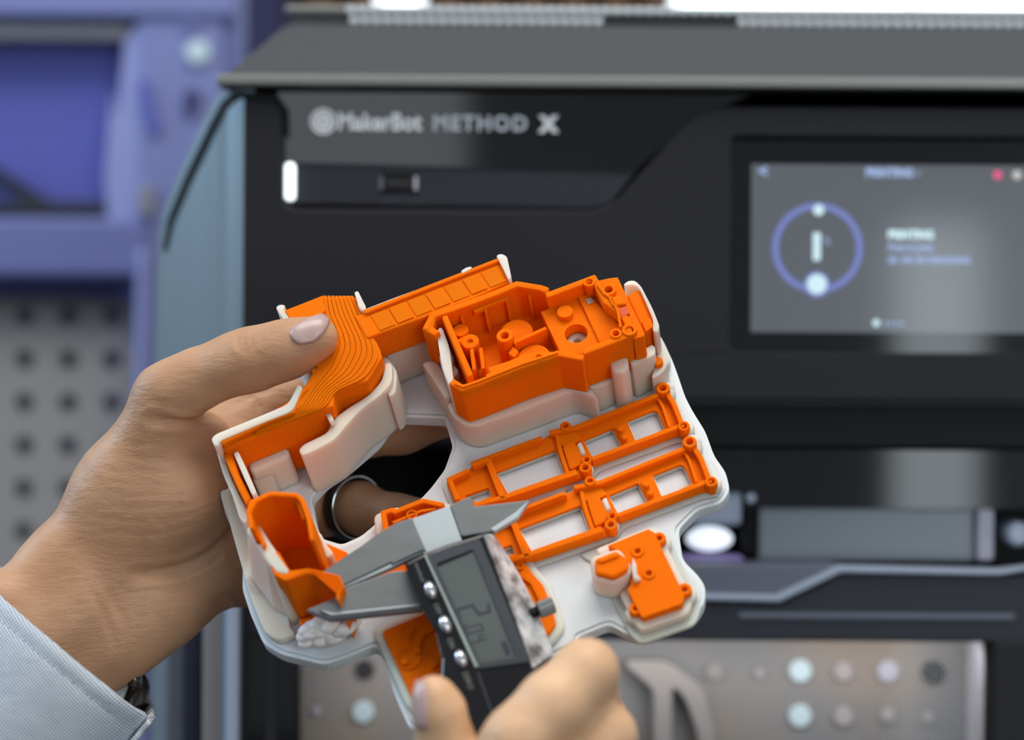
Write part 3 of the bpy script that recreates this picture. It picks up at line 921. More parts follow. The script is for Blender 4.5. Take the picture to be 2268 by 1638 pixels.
# cup --------------------------------------------------------------
cup = prism('cup_wall', Q([(544, 1130), (553, 1106), (598, 1086), (660, 1090), (674, 1103), (690, 1150), (696, 1196), (686, 1196), (678, 1150), (664, 1110), (655, 1100), (598, 1097), (568, 1112), (556, 1134), (562, 1170), (552, 1170)], HC), 0.002, HC, M['orange'], pt, bevel=0.0006)
prism('cup_floor', Q([(600, 1230), (690, 1190), (770, 1225), (780, 1300), (700, 1350), (620, 1310)], 0.004), 0.0005, 0.005, M['orange'], cup, bevel=0.0005)
prism('cup_lip', Q([(566, 1111), (598, 1095), (655, 1099), (664, 1109), (676, 1150), (670, 1150), (658, 1116), (650, 1107), (600, 1103), (570, 1118)], HC - 0.002), HC - 0.010, HC - 0.002, M['orange'], cup, bevel=0.0004)
blk = prism('front_block', Q([(588, 1226), (606, 1272), (631, 1286), (680, 1269), (748, 1279), (755, 1297), (742, 1318), (750, 1330), (752, 1316), (762, 1296), (752, 1272), (684, 1256), (642, 1262), (616, 1218)], 0.026), 0.002, 0.026, M['orange'], pt, bevel=0.0006)
prism('block_foot', Q([(650, 1350, .012), (742, 1322, .012), (784, 1362, .006), (776, 1388, .004), (672, 1400, .002)]), 0.001, 0.006, M['orange'], blk, bevel=0.0006)
prism('block_fin', Q([(563, 1168), (572, 1164), (590, 1208), (584, 1218)], 0.027), 0.010, 0.0285, M['orange'], blk, bevel=0.0004)
ct = Q([(545, 1172), (556, 1158), (573, 1156), (596, 1196), (642, 1262), (640, 1274), (610, 1268), (588, 1236)], 0.026)
cb = [(p[0] + dx_, p[1] + dy_) for p, (dx_, dy_) in zip(ct, ((-.0055, -.002), (-.004, 0), (0, 0), (0, 0), (0, 0), (0, 0), (-.0015, -.0035), (-.0045, -.004)))]
prism('support_curtain', cb, 0.0, 0.0262, M['support'], pt, top=ct, bevel=0.0014, bseg=3)
support('support_wall', Q([(545, 1180, .026), (600, 1270, .026), (642, 1392, .003), (660, 1412, .001), (622, 1432), (592, 1412), (566, 1350), (548, 1290)]), 0.004, bev=0.002)
support('support_wall', Q([(698, 1188), (712, 1186), (728, 1216), (742, 1232), (730, 1242), (706, 1224)], 0.010), 0.012)
# lumpy support blob below the block
bm = bmesh.new()
for i in range(44):
    x = 676 + random.random() * 100; y = 1388 + random.random() * 26 - (x - 672) * 0.14
    u, v = q(x, y, 0.006)
    r = 0.0012 + random.random() * 0.0010
    mtx = Matrix.Translation((u, v, 0.003 + random.random() * 0.005)) @ Matrix.Diagonal((r * 1.8, r * 1.1, r, 1))
    bmesh.ops.create_icosphere(bm, subdivisions=2, radius=1.0, matrix=mtx)
bm_obj('support_blob', bm, M['blob'], pt, smooth=True)
support('support_fill', Q([(668, 1402), (690, 1376), (770, 1360), (786, 1376), (778, 1400), (730, 1418), (690, 1424)], 0.003), 0.0035, bev=0.0015)

# motor housing (the big open box) ----------------------------------
outer = [(993, 848), (1022, 866), (1060, 853), (1155, 815), (1236, 788), (1290, 798), (1293, 784), (1380, 752), (1400, 745), (1372, 690), (1352, 664), (1336, 640), (1322, 612),
         (1313, 608), (1207, 648), (1217, 635), (1200, 630), (1144, 621), (1037, 664), (952, 693), (934, 728), (945, 735), (962, 730)]
ho = Q(outer, HB)
T_ = 0.0023
box_walls = [([(993, 848), (1022, 866), (1060, 853), (1155, 815), (1236, 788), (1290, 798)], .013, HB),
             ([(1293, 785), (1380, 752), (1402, 744)], .010, HB),
             ([(1402, 744), (1398, 712), (1384, 686), (1350, 662), (1338, 640), (1318, 606), (1206, 648)], .010, HB),
             ([(1217, 636), (1200, 630), (1144, 621), (1100, 640), (1037, 664), (952, 693), (934, 728)], .014, HB)]
box = empty('motor_housing'); box.parent = pt
for path, z0, z1 in box_walls:
    wall('housing_wall', Q(path, HB), T_, z0, z1, M['orange'], box, bevel=0.0005)
wall('rim_bead', Q([(1006, 852), (1026, 860), (1060, 848), (1155, 810), (1236, 784)], HB), 0.0007, HB - 0.001, HB + 0.0006, M['orange'], box, bevel=0.0002)
wall('rim_groove', Q([(1000, 858), (1024, 873), (1062, 860), (1157, 822), (1238, 796)], HB - 0.0016), 0.0009, HB - 0.003, HB - 0.0016, M['orange'], box, bevel=0.0003)
prism('housing_floor', offset(ho, -0.0008), 0.0125, 0.0150, M['orange'], box)
prism('housing_end', Q([(936, 728), (952, 693), (966, 700), (958, 722), (975, 732), (962, 742)], HB), 0.013, HB - 0.0002, M['orange'], box, bevel=0.0005)
# ribs on the far wall
for x, y, dx, dy in ((1014, 670, 8, 22), (1066, 650, 8, 26), (1114, 631, 8, 24), (1164, 626, 7, 20)):
    prism('rib', Q([(x, y), (x + 7, y - 3), (x + 7 + 3, y + dy - 3), (x + 3, y + dy)], HB), 0.014, HB - 0.003, M['orange'], box, bevel=0.0003)
prism('shelf_ledge', Q([(1040, 668), (1118, 640), (1122, 650), (1048, 682)], HB), HB - 0.004, HB - 0.0022, M['orange'], box, bevel=0.0003)
# end plate with latch bosses
prism('end_plate', Q([(978, 700), (990, 696), (1048, 828), (1036, 836)], HB + 0.001), 0.013, HB + 0.001, M['orange'], box, bevel=0.0005)
cyl('latch_boss', q(1041, 755, HB - 0.004), RF.px(19), 0.014, HB - 0.004, M['orange'], box, hole=RF.px(6), depth=0.004, bevel=0.0003)
prism('latch_arm', Q([(1012, 752), (1030, 742), (1058, 752), (1050, 772), (1034, 776)], HB - 0.005), HB - 0.008, HB - 0.005, M['orange'], box, bevel=0.0003)
cyl('spool_boss', q(1020, 730, HB - 0.006), RF.px(17), 0.014, HB - 0.006, M['orange'], box, bevel=0.0003)
for x, y in ((1042, 782), (1062, 780)):
    prism('guide_post', Q([(x, y), (x + 8, y - 4), (x + 14, y + 42), (x + 6, y + 46)], HB - 0.006), 0.014, HB - 0.004, M['orange'], box, bevel=0.0003)
# centre post, gear discs, cross rail
cyl('centre_post', q(1118, 742, HB - 0.003), RF.px(18.5), 0.014, HB - 0.003, M['orange'], box, hole=RF.px(8.5), depth=0.006, bevel=0.0004, n=32)
cyl('gear_disc', q(1144, 736, HB - 0.009), RF.px(36), 0.014, HB - 0.009, M['orange'], box, bevel=0.0004, n=40)
cyl('gear_disc', q(1183, 792, HB - 0.008), RF.px(36), 0.014, HB - 0.008, M['orange'], box, bevel=0.0004, n=40)
prism('cross_rail', Q([(1136, 754), (1208, 722), (1212, 728), (1138, 762)], HB - 0.005), 0.015, HB - 0.005, M['orange'], box, bevel=0.0003)
prism('cross_rail', Q([(1136, 770), (1150, 782), (1140, 796), (1126, 786)], HB - 0.007), 0.015, HB - 0.006, M['orange'], box, bevel=0.0003)
prism('rim_pad', Q([(1080, 812), (1128, 796), (1160, 782), (1200, 776), (1236, 776), (1236, 786), (1150, 814), (1092, 836), (1086, 826)], HB), HB - 0.006, HB - 0.0004, M['orange'], box, bevel=0.0004)
cyl('screw_boss', q(1193, 791, HB), RF.px(11), HB - 0.008, HB + 0.0003, M['orange'], box, hole=RF.px(6), depth=0.004, bevel=0.0003)
prism('slot_bar', Q([(1076, 830), (1110, 816), (1112, 821), (1079, 836)], HB), HB - 0.004, HB + 0.0002, M['orange'], box, bevel=0.0002)
# raised platform with disc and bore
HP = HB - 0.006
bore = q(1276, 738, HP)
prism('platform', Q([(1198, 690), (1300, 655), (1345, 665), (1392, 742), (1295, 784), (1242, 780), (1222, 740)], HP), 0.012, HP, M['orange'], box, holes=[circ(bore, RF.px(25), 28)], bevel=0.0)
cyl('platform_disc', q(1251, 689, HP + 0.002), RF.px(17), HP - 0.001, HP + 0.002, M['orange'], box, bevel=0.0003, n=32)
cyl('bore_support', bore, RF.px(24), 0.013, HP - 0.004, M['support'], box, hole=RF.px(9), depth=0.006, bevel=0.0006)
prism('platform_step', Q([(1280, 660), (1300, 654), (1392, 742), (1372, 750), (1330, 764)], HP), HP - 0.001, HP + 0.0012, M['orange'], box, bevel=0.0003)
prism('square_pocket', Q([(1297, 663), (1309, 659), (1316, 668), (1302, 674)], HP + 0.0013), HP, HP + 0.0016, M['support'], box)
# right end: flange with bosses
fl = prism('end_flange', Q([(1322, 622), (1350, 616), (1368, 614), (1428, 738), (1426, 744), (1404, 750), (1390, 712), (1352, 664), (1330, 634)], HB - 0.001), 0.010, HB - 0.001, M['orange'], box, holes=[circ(q(x, y, HB), RF.px(8.7), 20) for x, y in ((1348, 641), (1394, 730))])
for x, y, r in ((1348, 641, 15), (1394, 730, 15), (1305, 624, 12), (1364, 738, 12)):
    cyl('screw_boss', q(x, y, HB + 0.0004), RF.px(r + 1), HB - 0.006, HB + 0.0006, M['orange'], box, hole=RF.px(r * 0.58), depth=0.005, bevel=0.0003)
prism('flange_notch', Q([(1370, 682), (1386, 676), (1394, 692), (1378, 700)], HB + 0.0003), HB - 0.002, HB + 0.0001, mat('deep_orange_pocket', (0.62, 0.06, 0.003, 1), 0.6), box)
wall('flange_bead', Q([(1322, 632), (1336, 652), (1352, 662), (1366, 690), (1372, 726)], HB + 0.0004), 0.0008, HB - 0.002, HB + 0.0008, M['orange'], box, bevel=0.0002)
prism('flange_clip', Q([(1346, 656), (1380, 654), (1388, 672), (1356, 676)], HB + 0.001), HB - 0.004, HB + 0.0008, M['orange'], box, bevel=0.0005)
prism('end_cheek', Q([(1388, 652), (1412, 638), (1420, 644), (1450, 716), (1440, 730), (1428, 736)], 0.022), 0.008, 0.0215, M['orange'], box, bevel=0.0006)
prism('cheek_step', Q([(1420, 712), (1440, 704), (1448, 722), (1430, 734)], 0.0225), 0.0200, 0.0225, M['orange'], box, bevel=0.0003)

# supports round the housing
support('support_wall', Q([(996, 872), (1024, 892), (1062, 880), (1160, 842), (1240, 812), (1300, 824), (1310, 840), (1290, 800), (1236, 775), (1030, 840)], 0.0235), 0.0, z0=0.0) if False else None
front_s = Q([(990, 896), (1002, 922), (1024, 940), (1054, 946), (1160, 908), (1270, 866), (1316, 880), (1326, 890), (1300, 846), (1236, 826), (1060, 894), (1010, 888)], 0.0125)
support('support_wall', front_s, 0.0128, bev=0.0012)
support('support_wall', Q([(935, 806), (946, 800), (966, 800), (992, 840), (1000, 880), (986, 884), (952, 830)], 0.014), 0.0145)
support('support_spike', Q([(966, 732), (974, 722), (980, 726), (994, 764), (998, 790), (1004, 846), (994, 852), (978, 810)], HB - 0.002), HB - 0.0025, bev=0.0016)
support('support_fin', Q([(972, 790), (996, 770), (1008, 800), (1004, 812), (1020, 826), (1000, 850), (982, 830)], 0.020), 0.0215, bev=0.0012)
support('support_wall', Q([(1302, 852), (1366, 826), (1398, 812), (1450, 786), (1456, 796), (1400, 830), (1330, 862), (1308, 868)], 0.012), 0.0135)
support('support_post', Q([(1346, 790), (1352, 776), (1376, 770), (1388, 782), (1394, 812), (1380, 826), (1356, 824)], 0.0205), 0.0208, bev=0.0012)
support('support_wall', Q([(1394, 800), (1446, 768), (1452, 776), (1452, 790), (1400, 818)], 0.0165), 0.018, bev=0.0008)
support('support_wall', Q([(1380, 640), (1390, 630), (1406, 628), (1420, 640), (1446, 690), (1462, 730), (1456, 744), (1446, 738), (1448, 716), (1418, 646), (1406, 638)], 0.021), 0.0228, bev=0.001)
support('support_wall', Q([(1440, 744), (1460, 736), (1474, 770), (1480, 800), (1466, 822), (1440, 836), (1452, 806), (1456, 780)], 0.012), 0.011, bev=0.0015)
cyl('side_boss', q(1456, 802, 0.012), RF.px(12), 0.002, 0.013, M['orange'], pt, bevel=0.0005)
support('support_base', Q([(1320, 905), (1440, 850), (1484, 822), (1486, 800), (1462, 750), (1400, 800), (1310, 850)], 0.001), 0.004, bev=0.0012)

# two identical window frames ----------------------------------------
HF = 0.0060


def frame_bracket():
    b = empty('window_frame_bracket'); b.parent = pt
    h = HF
    ol = Q([(986, 1056), (1002, 1048), (1034, 1036), (1042, 1022), (1062, 1012), (1082, 1008), (1198, 964), (1216, 952), (1232, 944), (1274, 940), (1452, 868), (1480, 858),
            (1497, 888), (1516, 936), (1518, 950), (1497, 951), (1314, 1018), (1300, 1040), (1278, 1050), (1122, 1103), (1060, 1120), (1008, 1110)], h)
    wins = [Q(w, 0.003) for w in ([(1098, 1046), (1232, 996), (1252, 1050), (1126, 1096)], [(1292, 975), (1357, 948), (1380, 994), (1314, 1018)],
                                  [(1388, 932), (1446, 909), (1456, 911), (1474, 950), (1408, 980)], [(1028, 1099), (1082, 1080), (1091, 1099), (1054, 1114)])]
    prism('frame_plate', ol, 0.0015, 0.0034, M['orange'], b, holes=[rounded(w, 0.0006, 2) for w in wins])
    t = 0.0016
    wall('upper_rail', Q([(1042, 1022), (1198, 964)], h), -t, 0.003, h, M['orange'], b, bevel=0.0003)
    wall('upper_rail', Q([(1216, 952), (1272, 941), (1456, 868)], h), -t, 0.003, h, M['orange'], b, bevel=0.0003)
    wall('upper_rail_lip', Q([(1086, 1012), (1192, 972)], h), -0.0006, h - 0.001, h + 0.0005, M['orange'], b, bevel=0.0001)
    wall('end_rail', Q([(1480, 864), (1497, 890), (1518, 944)], h), -t, 0.003, h, M['orange'], b, bevel=0.0003)
    wall('end_rail', Q([(1460, 880), (1470, 896), (1486, 944)], h - 0.001), -0.0009, 0.003, h - 0.001, M['orange'], b, bevel=0.0002)
    wall('lower_rail', Q([(1510, 946), (1312, 1020)], h), -t, 0.003, h, M['orange'], b, bevel=0.0003)
    wall('lower_rail', Q([(1280, 1050), (1122, 1103), (1040, 1126)], h), -t, 0.003, h, M['orange'], b, bevel=0.0003)
    wall('lower_rail_lip', Q([(1276, 1040), (1128, 1092)], h), -0.0006, h - 0.002, h - 0.0004, M['orange'], b, bevel=0.0001)
    wall('cross_rail', Q([(1086, 1012), (1100, 1050), (1122, 1104)], h), -t * 1.2, 0.003, h, M['orange'], b, bevel=0.0003)
    wall('cross_rail', Q([(1236, 956), (1246, 1000), (1262, 1046)], h - 0.001), -t * 0.8, 0.003, h - 0.001, M['orange'], b, bevel=0.0003)
    wall('left_rail', Q([(1036, 1036), (988, 1058), (1008, 1108)], h), t, 0.003, h, M['orange'], b, bevel=0.0003)
    prism('bridge_block', Q([(1246, 990), (1270, 974), (1290, 1010), (1296, 1024), (1274, 1036), (1262, 1040)], 0.0045), 0.003, 0.0048, M['orange'], b, bevel=0.0004)
    prism('bridge_block', Q([(1226, 952), (1264, 944), (1290, 972), (1252, 992), (1240, 984)], 0.0042), 0.003, 0.0044, M['orange'], b, bevel=0.0004)
    prism('clip_tab', Q([(1044, 1026), (1080, 1012), (1084, 1022), (1048, 1036)], h), h - 0.002, h + 0.0006, M['orange'], b, bevel=0.0003)
    prism('mullion', Q([(1362, 946), (1384, 936), (1406, 984), (1384, 992)], 0.004), 0.003, 0.0042, M['orange'], b, bevel=0.0003)
    for x, y in ((1374, 948), (1383, 966)):
        cyl('mullion_stud', q(x, y, 0.006), RF.px(6), 0.003, 0.0058, M['orange'], b, n=16, bevel=0.0003)
    for x, y, r, hh in ((1468, 858, 15, .0072), (1514, 942, 13, .0066), (1252, 942, 12, .0067), (1296, 1034, 13, .0066), (1299, 1016, 11, .0060)):
        cyl('screw_boss', q(x, y, hh), RF.px(r), 0.0015, hh, M['orange'], b, hole=RF.px(r * 0.5), depth=0.004, bevel=0.0004, n=28)
    # white support rims inside the windows and a skirt below
    for w in wins:
        wall('window_support', offset(w, -0.0004), -0.0009 if signed_area(w) > 0 else 0.0009, 0.0, 0.0022, M['support'], b, closed=True)
    prism('skirt', rounded(offset(ol, 0.0016), 0.002, 3), 0.0, 0.0018, M['support'], b, holes=[offset(w, -0.0002) for w in wins], bevel=0.0)
    for x, y, r in ((1474, 868, 21), (1520, 954, 18), (1300, 1046, 16)):
        cyl('boss_support', q(x, y, 0.002), RF.px(r), 0.0, 0.0042, M['support'], b, bevel=0.001)
    cyl('boss_support', q(1476, 868, .004), RF.px(20), 0.0, 0.0044, M['support'], b, bevel=0.0012)
    prism('support_tab', Q([(1277, 985), (1287, 978), (1297, 1002), (1288, 1010)], 0.0045), 0.0, 0.0052, M['support'], b, bevel=0.0006)
    return b


fb = frame_bracket()
a0, a1 = q(1468, 858, .0066), q(1527, 977, .0066)
dx, dy = a1[0] - a0[0], a1[1] - a0[1]
fb2 = fb.copy(); COL.objects.link(fb2); fb2.parent = pt; fb2.location = (dx, dy, 0)
for ch in fb.children:
    c = ch.copy(); COL.objects.link(c); c.parent = fb2

# small mounting plate at lower right ---------------------------------
mp_ = empty('mounting_plate'); mp_.parent = pt
h = 0.0078
pl = Q([(1347, 1207), (1436, 1171), (1449, 1178), (1462, 1206), (1502, 1290), (1516, 1320), (1510, 1336), (1424, 1366), (1418, 1360), (1400, 1324), (1390, 1304), (1398, 1294), (1394, 1262), (1372, 1238), (1364, 1216)], h)
prism('plate', pl, 0.0045, h, M['orange'], mp_, holes=[circ(q(x, y, h), RF.px(6), 18) for x, y in ((1412, 1221), (1437, 1270))])
for x, y in ((1412, 1221), (1437, 1270)):
    cyl('raised_boss', q(x, y, h), RF.px(14), 0.006, h + 0.0006, M['orange'], mp_, hole=RF.px(6), depth=0.0016, bevel=0.0003)
for x, y in ((1459, 1188), (1516, 1301), (1408, 1343)):
    cyl('screw_ear', q(x, y, h), RF.px(14), 0.004, h - 0.0006, M['orange'], mp_, hole=RF.px(6), depth=0.003, bevel=0.0003)
prism('bent_lug', Q([(1317, 1236), (1364, 1217), (1392, 1236), (1390, 1260), (1359, 1278), (1318, 1268)], 0.0125), 0.006, 0.0125, M['orange'], mp_, bevel=0.0009)
prism('lug_groove', Q([(1322, 1240), (1364, 1223), (1372, 1230), (1330, 1246)], 0.0132), 0.0115, 0.0134, M['orange'], mp_, bevel=0.0004)
sk = rounded(offset(pl, 0.0022), 0.002, 3)
prism('support_skirt', sk, 0.0, 0.0048, M['support'], mp_, bevel=0.001)
for x, y in ((1459, 1188), (1516, 1301), (1408, 1343)):
    cyl('ear_support', q(x, y, h), RF.px(24), 0.0, 0.0046, M['support'], mp_, bevel=0.001)
prism('lug_support', rounded(Q([(1306, 1238), (1316, 1228), (1372, 1212), (1398, 1250), (1396, 1270), (1362, 1292), (1312, 1282)], 0.0105), 0.002, 3), 0.0, 0.0105, M['support'], mp_, bevel=0.001)
prism('support_shard', Q([(1398, 1262), (1402, 1236), (1410, 1252), (1412, 1276), (1420, 1282), (1404, 1288)], h + 0.001), h - 0.001, h + 0.0022, M['support'], mp_, bevel=0.0005)
prism('support_base', rounded(offset(pl, 0.0045), 0.002, 3), 0.0, 0.0016, M['support'], mp_, bevel=0.0006)

# curved plate lying under the caliper --------------------------------
cpn = empty('curved_plate'); cpn.parent = pt
h = 0.004
pl = Q([(845, 1397), (943, 1356), (1060, 1300), (1134, 1246), (1165, 1246), (1180, 1270), (1202, 1293), (1219, 1335), (1232, 1380), (1214, 1404), (1150, 1460), (1030, 1530), (930, 1562), (912, 1545)], h)
prism('plate', rounded(pl, 0.0015, 3), 0.002, h, M['orange'], cpn, bevel=0.0005)
prism('support_skirt', rounded(offset(pl, 0.0024), 0.002, 3), 0.0, 0.0028, M['support'], cpn, bevel=0.001)
deep = M['orange']
prism('triangle_rib', Q([(890, 1398), (922, 1388), (904, 1420)], h), h - 0.001, h + 0.0010, deep, cpn, bevel=0.0004)
wall('arc_rib', Q([(962, 1386), (940, 1392), (924, 1410), (914, 1436), (920, 1452)], h), 0.0022, h - 0.001, h + 0.0014, deep, cpn, bevel=0.0004)
cyl('ring_boss', q(905, 1458, h), RF.px(26), h - 0.001, h + 0.0006, deep, cpn, hole=RF.px(22), bevel=0.0002)
cyl('pin', q(897, 1468, h), RF.px(7), h - 0.001, h + 0.0012, deep, cpn, n=14)
cyl('pin', q(962, 1474, h), RF.px(7), h - 0.001, h + 0.0012, deep, cpn, n=14)
cyl('screw_hole_boss', q(1152, 1254, h), RF.px(9), h - 0.001, h + 0.0006, deep, cpn, hole=RF.px(5), depth=0.001, n=18)
wall('arc_rib', Q([(1150, 1280), (1175, 1296), (1192, 1330), (1190, 1350)], h), 0.0016, h - 0.001, h + 0.0012, deep, cpn, bevel=0.0003)

# small trough beside the cup, half under the jaws --------------------
tr = empty('trough_part'); tr.parent = pt
h = 0.009
pl = Q([(842, 1131), (870, 1122), (876, 1126), (936, 1102), (984, 1112), (1010, 1160), (940, 1240), (870, 1270), (780, 1290), (712, 1262), (712, 1238), (765, 1228), (850, 1186)], h)
prism('trough_floor', pl, 0.002, 0.005, M['orange'], tr, bevel=0.0004)
wall('trough_rim', Q([(850, 1186), (842, 1131), (870, 1122), (876, 1126), (936, 1102), (984, 1112)], h), -0.0017, 0.004, h, M['orange'], tr, bevel=0.0004)
wall('trough_rib', Q([(868, 1154), (930, 1128), (966, 1122)], h - 0.001), -0.0010, 0.004, h - 0.001, M['orange'], tr, bevel=0.0002)
cyl('trough_ring', q(912, 1140, h - .001), RF.px(12), 0.004, h - 0.0006, M['orange'], tr, hole=RF.px(8), bevel=0.0002)
prism('support_skirt', rounded(offset(pl, 0.0028), 0.002, 3), 0.0, 0.0042, M['support'], tr, bevel=0.001)


# ------------------------------------------------------------------ hands: smooth-blended volumes turned into one mesh each
def cap_d(p, a, b, ra, rb):
    ba = b - a
    pa = p - a
    t = np.clip((pa @ ba) / max(1e-12, float(ba @ ba)), 0, 1)
    q_ = pa - t[:, None] * ba
    return np.sqrt(np.einsum('ij,ij->i', q_, q_)) - (ra + (rb - ra) * t)


def smin(a, b, k):
    h_ = np.clip(0.5 + 0.5 * (b - a) / k, 0, 1)
    return b + (a - b) * h_ - k * h_ * (1 - h_)


class Blob:
    """groups: list of (k_inside, k_join, [chains]); chain = [(px, py, depth, r_px), ...]"""
    def __init__(self, groups):
        self.g = []
        for ki, kj, chains in groups:
            segs = []
            for ch in chains:
                n_ = [(np.array(P(x, y, d), dtype=np.float64), r * d / F) for x, y, d, r in ch]
                if len(n_) == 1:
                    segs.append((n_[0][0], n_[0][0] + 1e-6, n_[0][1], n_[0][1]))
                for (a, ra), (b, rb) in zip(n_[:-1], n_[1:]):
                    segs.append((a, b, ra, rb))
            self.g.append((ki, kj, segs))

    def __call__(self, p):
        out = None
        for ki, kj, segs in self.g:
            d = None
            for a, b, ra, rb in segs:
                e = cap_d(p, a, b, ra, rb)
                d = e if d is None else smin(d, e, ki)
            out = d if out is None else smin(out, d, kj)
        return out

    def bounds(self):
        lo = np.full(3, 1e9); hi = -lo
        for _, _, segs in self.g:
            for a, b, ra, rb in segs:
                lo = np.minimum(lo, np.minimum(a - ra, b - rb)); hi = np.maximum(hi, np.maximum(a + ra, b + rb))
        return lo - 0.006, hi + 0.006

    def grad(self, p):
        e = 1e-4
        g = np.stack([self(p + np.eye(3)[i] * e) - self(p - np.eye(3)[i] * e) for i in range(3)], 1)
        return g / np.maximum(1e-9, np.linalg.norm(g, axis=1))[:, None]

    def march(self, pxs):
        """camera rays to surface points"""
        dirs = np.array([[(x - CX) / F, 1.0, (CY - y) / F] for x, y in pxs])
        dirs /= np.linalg.norm(dirs, axis=1)[:, None]
        o = np.array([0, 0, CZ]); t = np.full(len(pxs), 0.44)
        best = np.full(len(pxs), 1e9); tb = t.copy()
        for _ in range(110):
            d = self(o + dirs * t[:, None])
            up = d < best
            best = np.where(up, d, best); tb = np.where(up, t, tb)
            t = t + np.where(best < 2e-5, 0.0, np.clip(d, 2e-5, 0.02) * 0.8)
        p = o + dirs * tb[:, None]
        for _ in range(6):          # rays that pass just beside the hand settle on its nearest point
            p = p - self.grad(p) * self(p)[:, None]
        return p


def surface_nets(f, lo, hi, res):
    B = 4
    nb = np.ceil((hi - lo) / (res * B)).astype(int) + 1
    n_ = nb * B
    c = [lo[i] + (np.arange(nb[i]) * B + (B - 1) / 2) * res for i in range(3)]
    cp = np.stack(np.meshgrid(*c, indexing='ij'), -1).reshape(-1, 3)
    cd = f(cp).reshape(nb)
    vol = np.repeat(np.repeat(np.repeat(cd, B, 0), B, 1), B, 2)
    near = np.abs(cd) < res * B * 1.25
    big = np.repeat(np.repeat(np.repeat(near, B, 0), B, 1), B, 2)
    idx = np.argwhere(big)
    pts = lo + idx * res
    out = np.empty(len(pts))
    for s in range(0, len(pts), 200000):
        out[s:s + 200000] = f(pts[s:s + 200000])
    vol[big] = out
    s = vol < 0
    cs = [s[i:n_[0] - 1 + i, j:n_[1] - 1 + j, k:n_[2] - 1 + k] for i in (0, 1) for j in (0, 1) for k in (0, 1)]
    cnt = sum(x.astype(np.int8) for x in cs)
    act = (cnt > 0) & (cnt < 8)
    ids = -np.ones(act.shape, dtype=np.int64)
    cells = np.argwhere(act)
    ids[act] = np.arange(len(cells))
    verts = lo + (cells + 0.5) * res
    quads = []
    for ax in range(3):
        a = [slice(0, None)] * 3; b = [slice(0, None)] * 3
        a[ax] = slice(0, -1); b[ax] = slice(1, None)
        ch = np.argwhere(s[tuple(a)] != s[tuple(b)])
        o1, o2 = [(1, 2), (2, 0), (0, 1)][ax]
        ok = (ch[:, o1] > 0) & (ch[:, o2] > 0) & (ch[:, o1] < act.shape[o1]) & (ch[:, o2] < act.shape[o2]) & (ch[:, ax] < act.shape[ax])
        ch = ch[ok]
        inside = s[tuple(ch.T)]
        q4 = []
        for d1, d2 in ((0, 0), (1, 0), (1, 1), (0, 1)):
            cc = ch.copy(); cc[:, o1] -= d1; cc[:, o2] -= d2
            q4.append(ids[tuple(cc.T)])
        q4 = np.stack(q4, 1)
        q4 = np.where(inside[:, None], q4[:, ::-1], q4)
        quads.append(q4[(q4 >= 0).all(1)])
    quads = np.concatenate(quads)
    for _ in range(4):
        d = f(verts)
        verts = verts - f.grad(verts) * np.clip(d, -res, res)[:, None]
    return verts, quads


def mesh_np(name, v, fq, m, parent):
    me = bpy.data.meshes.new(name)
    me.from_pydata(v.tolist(), [], fq[:, ::-1].tolist())
    me.update()
    bm = bmesh.new(); bm.from_mesh(me)
    bmesh.ops.recalc_face_normals(bm, faces=bm.faces)
    bmesh.ops.smooth_vert(bm, verts=bm.verts, factor=0.4, use_axis_x=True, use_axis_y=True, use_axis_z=True)
    bm.to_mesh(me); bm.free()
    return link(name, me, m, parent, smooth=True)


def spline(pts, n=60):
    pts = [np.array(p, float) for p in pts]
    pts = [2 * pts[0] - pts[1]] + pts + [2 * pts[-1] - pts[-2]]
    out = []
    segs = len(pts) - 3
    for i in range(segs):
        p0, p1, p2, p3 = pts[i:i + 4]
        for t in np.linspace(0, 1, max(3, n // segs), endpoint=(i == segs - 1)):
            out.append(0.5 * ((2 * p1) + (-p0 + p2) * t + (2 * p0 - 5 * p1 + 4 * p2 - p3) * t * t + (-p0 + 3 * p1 - 3 * p2 + p3) * t ** 3))
    return np.array(out)


def carve(f, verts, curves):
    """press skin creases: curves = (px points, depth mm, width mm)"""
    disp = np.zeros(len(verts))
    for cpts, dep, wid in curves:
        s = f.march(spline(cpts))
        w = wid * 1e-3
        lo, hi = s.min(0) - 3 * w, s.max(0) + 3 * w
        near = np.where(((verts > lo) & (verts < hi)).all(1))[0]
        if len(near) == 0:
            continue
        dd = np.min(np.linalg.norm(verts[near][:, None, :] - s[None], axis=2), axis=1)
        # full depth along the middle, fading to the ends, with a soft raised lip on both sides
        e = np.minimum(np.linalg.norm(verts[near] - s[0], axis=1), np.linalg.norm(verts[near] - s[-1], axis=1))
        fade = np.clip(e / 0.006, 0.15, 1)
        prof_ = np.exp(-(dd / w) ** 2) - 0.28 * np.exp(-((dd - 2.2 * w) / (1.1 * w)) ** 2)
        disp[near] = np.where(np.abs(prof_ * dep) > np.abs(disp[near]) * 1e3, prof_ * dep * 1e-3 * fade, disp[near])
    return verts - f.grad(verts) * disp[:, None]


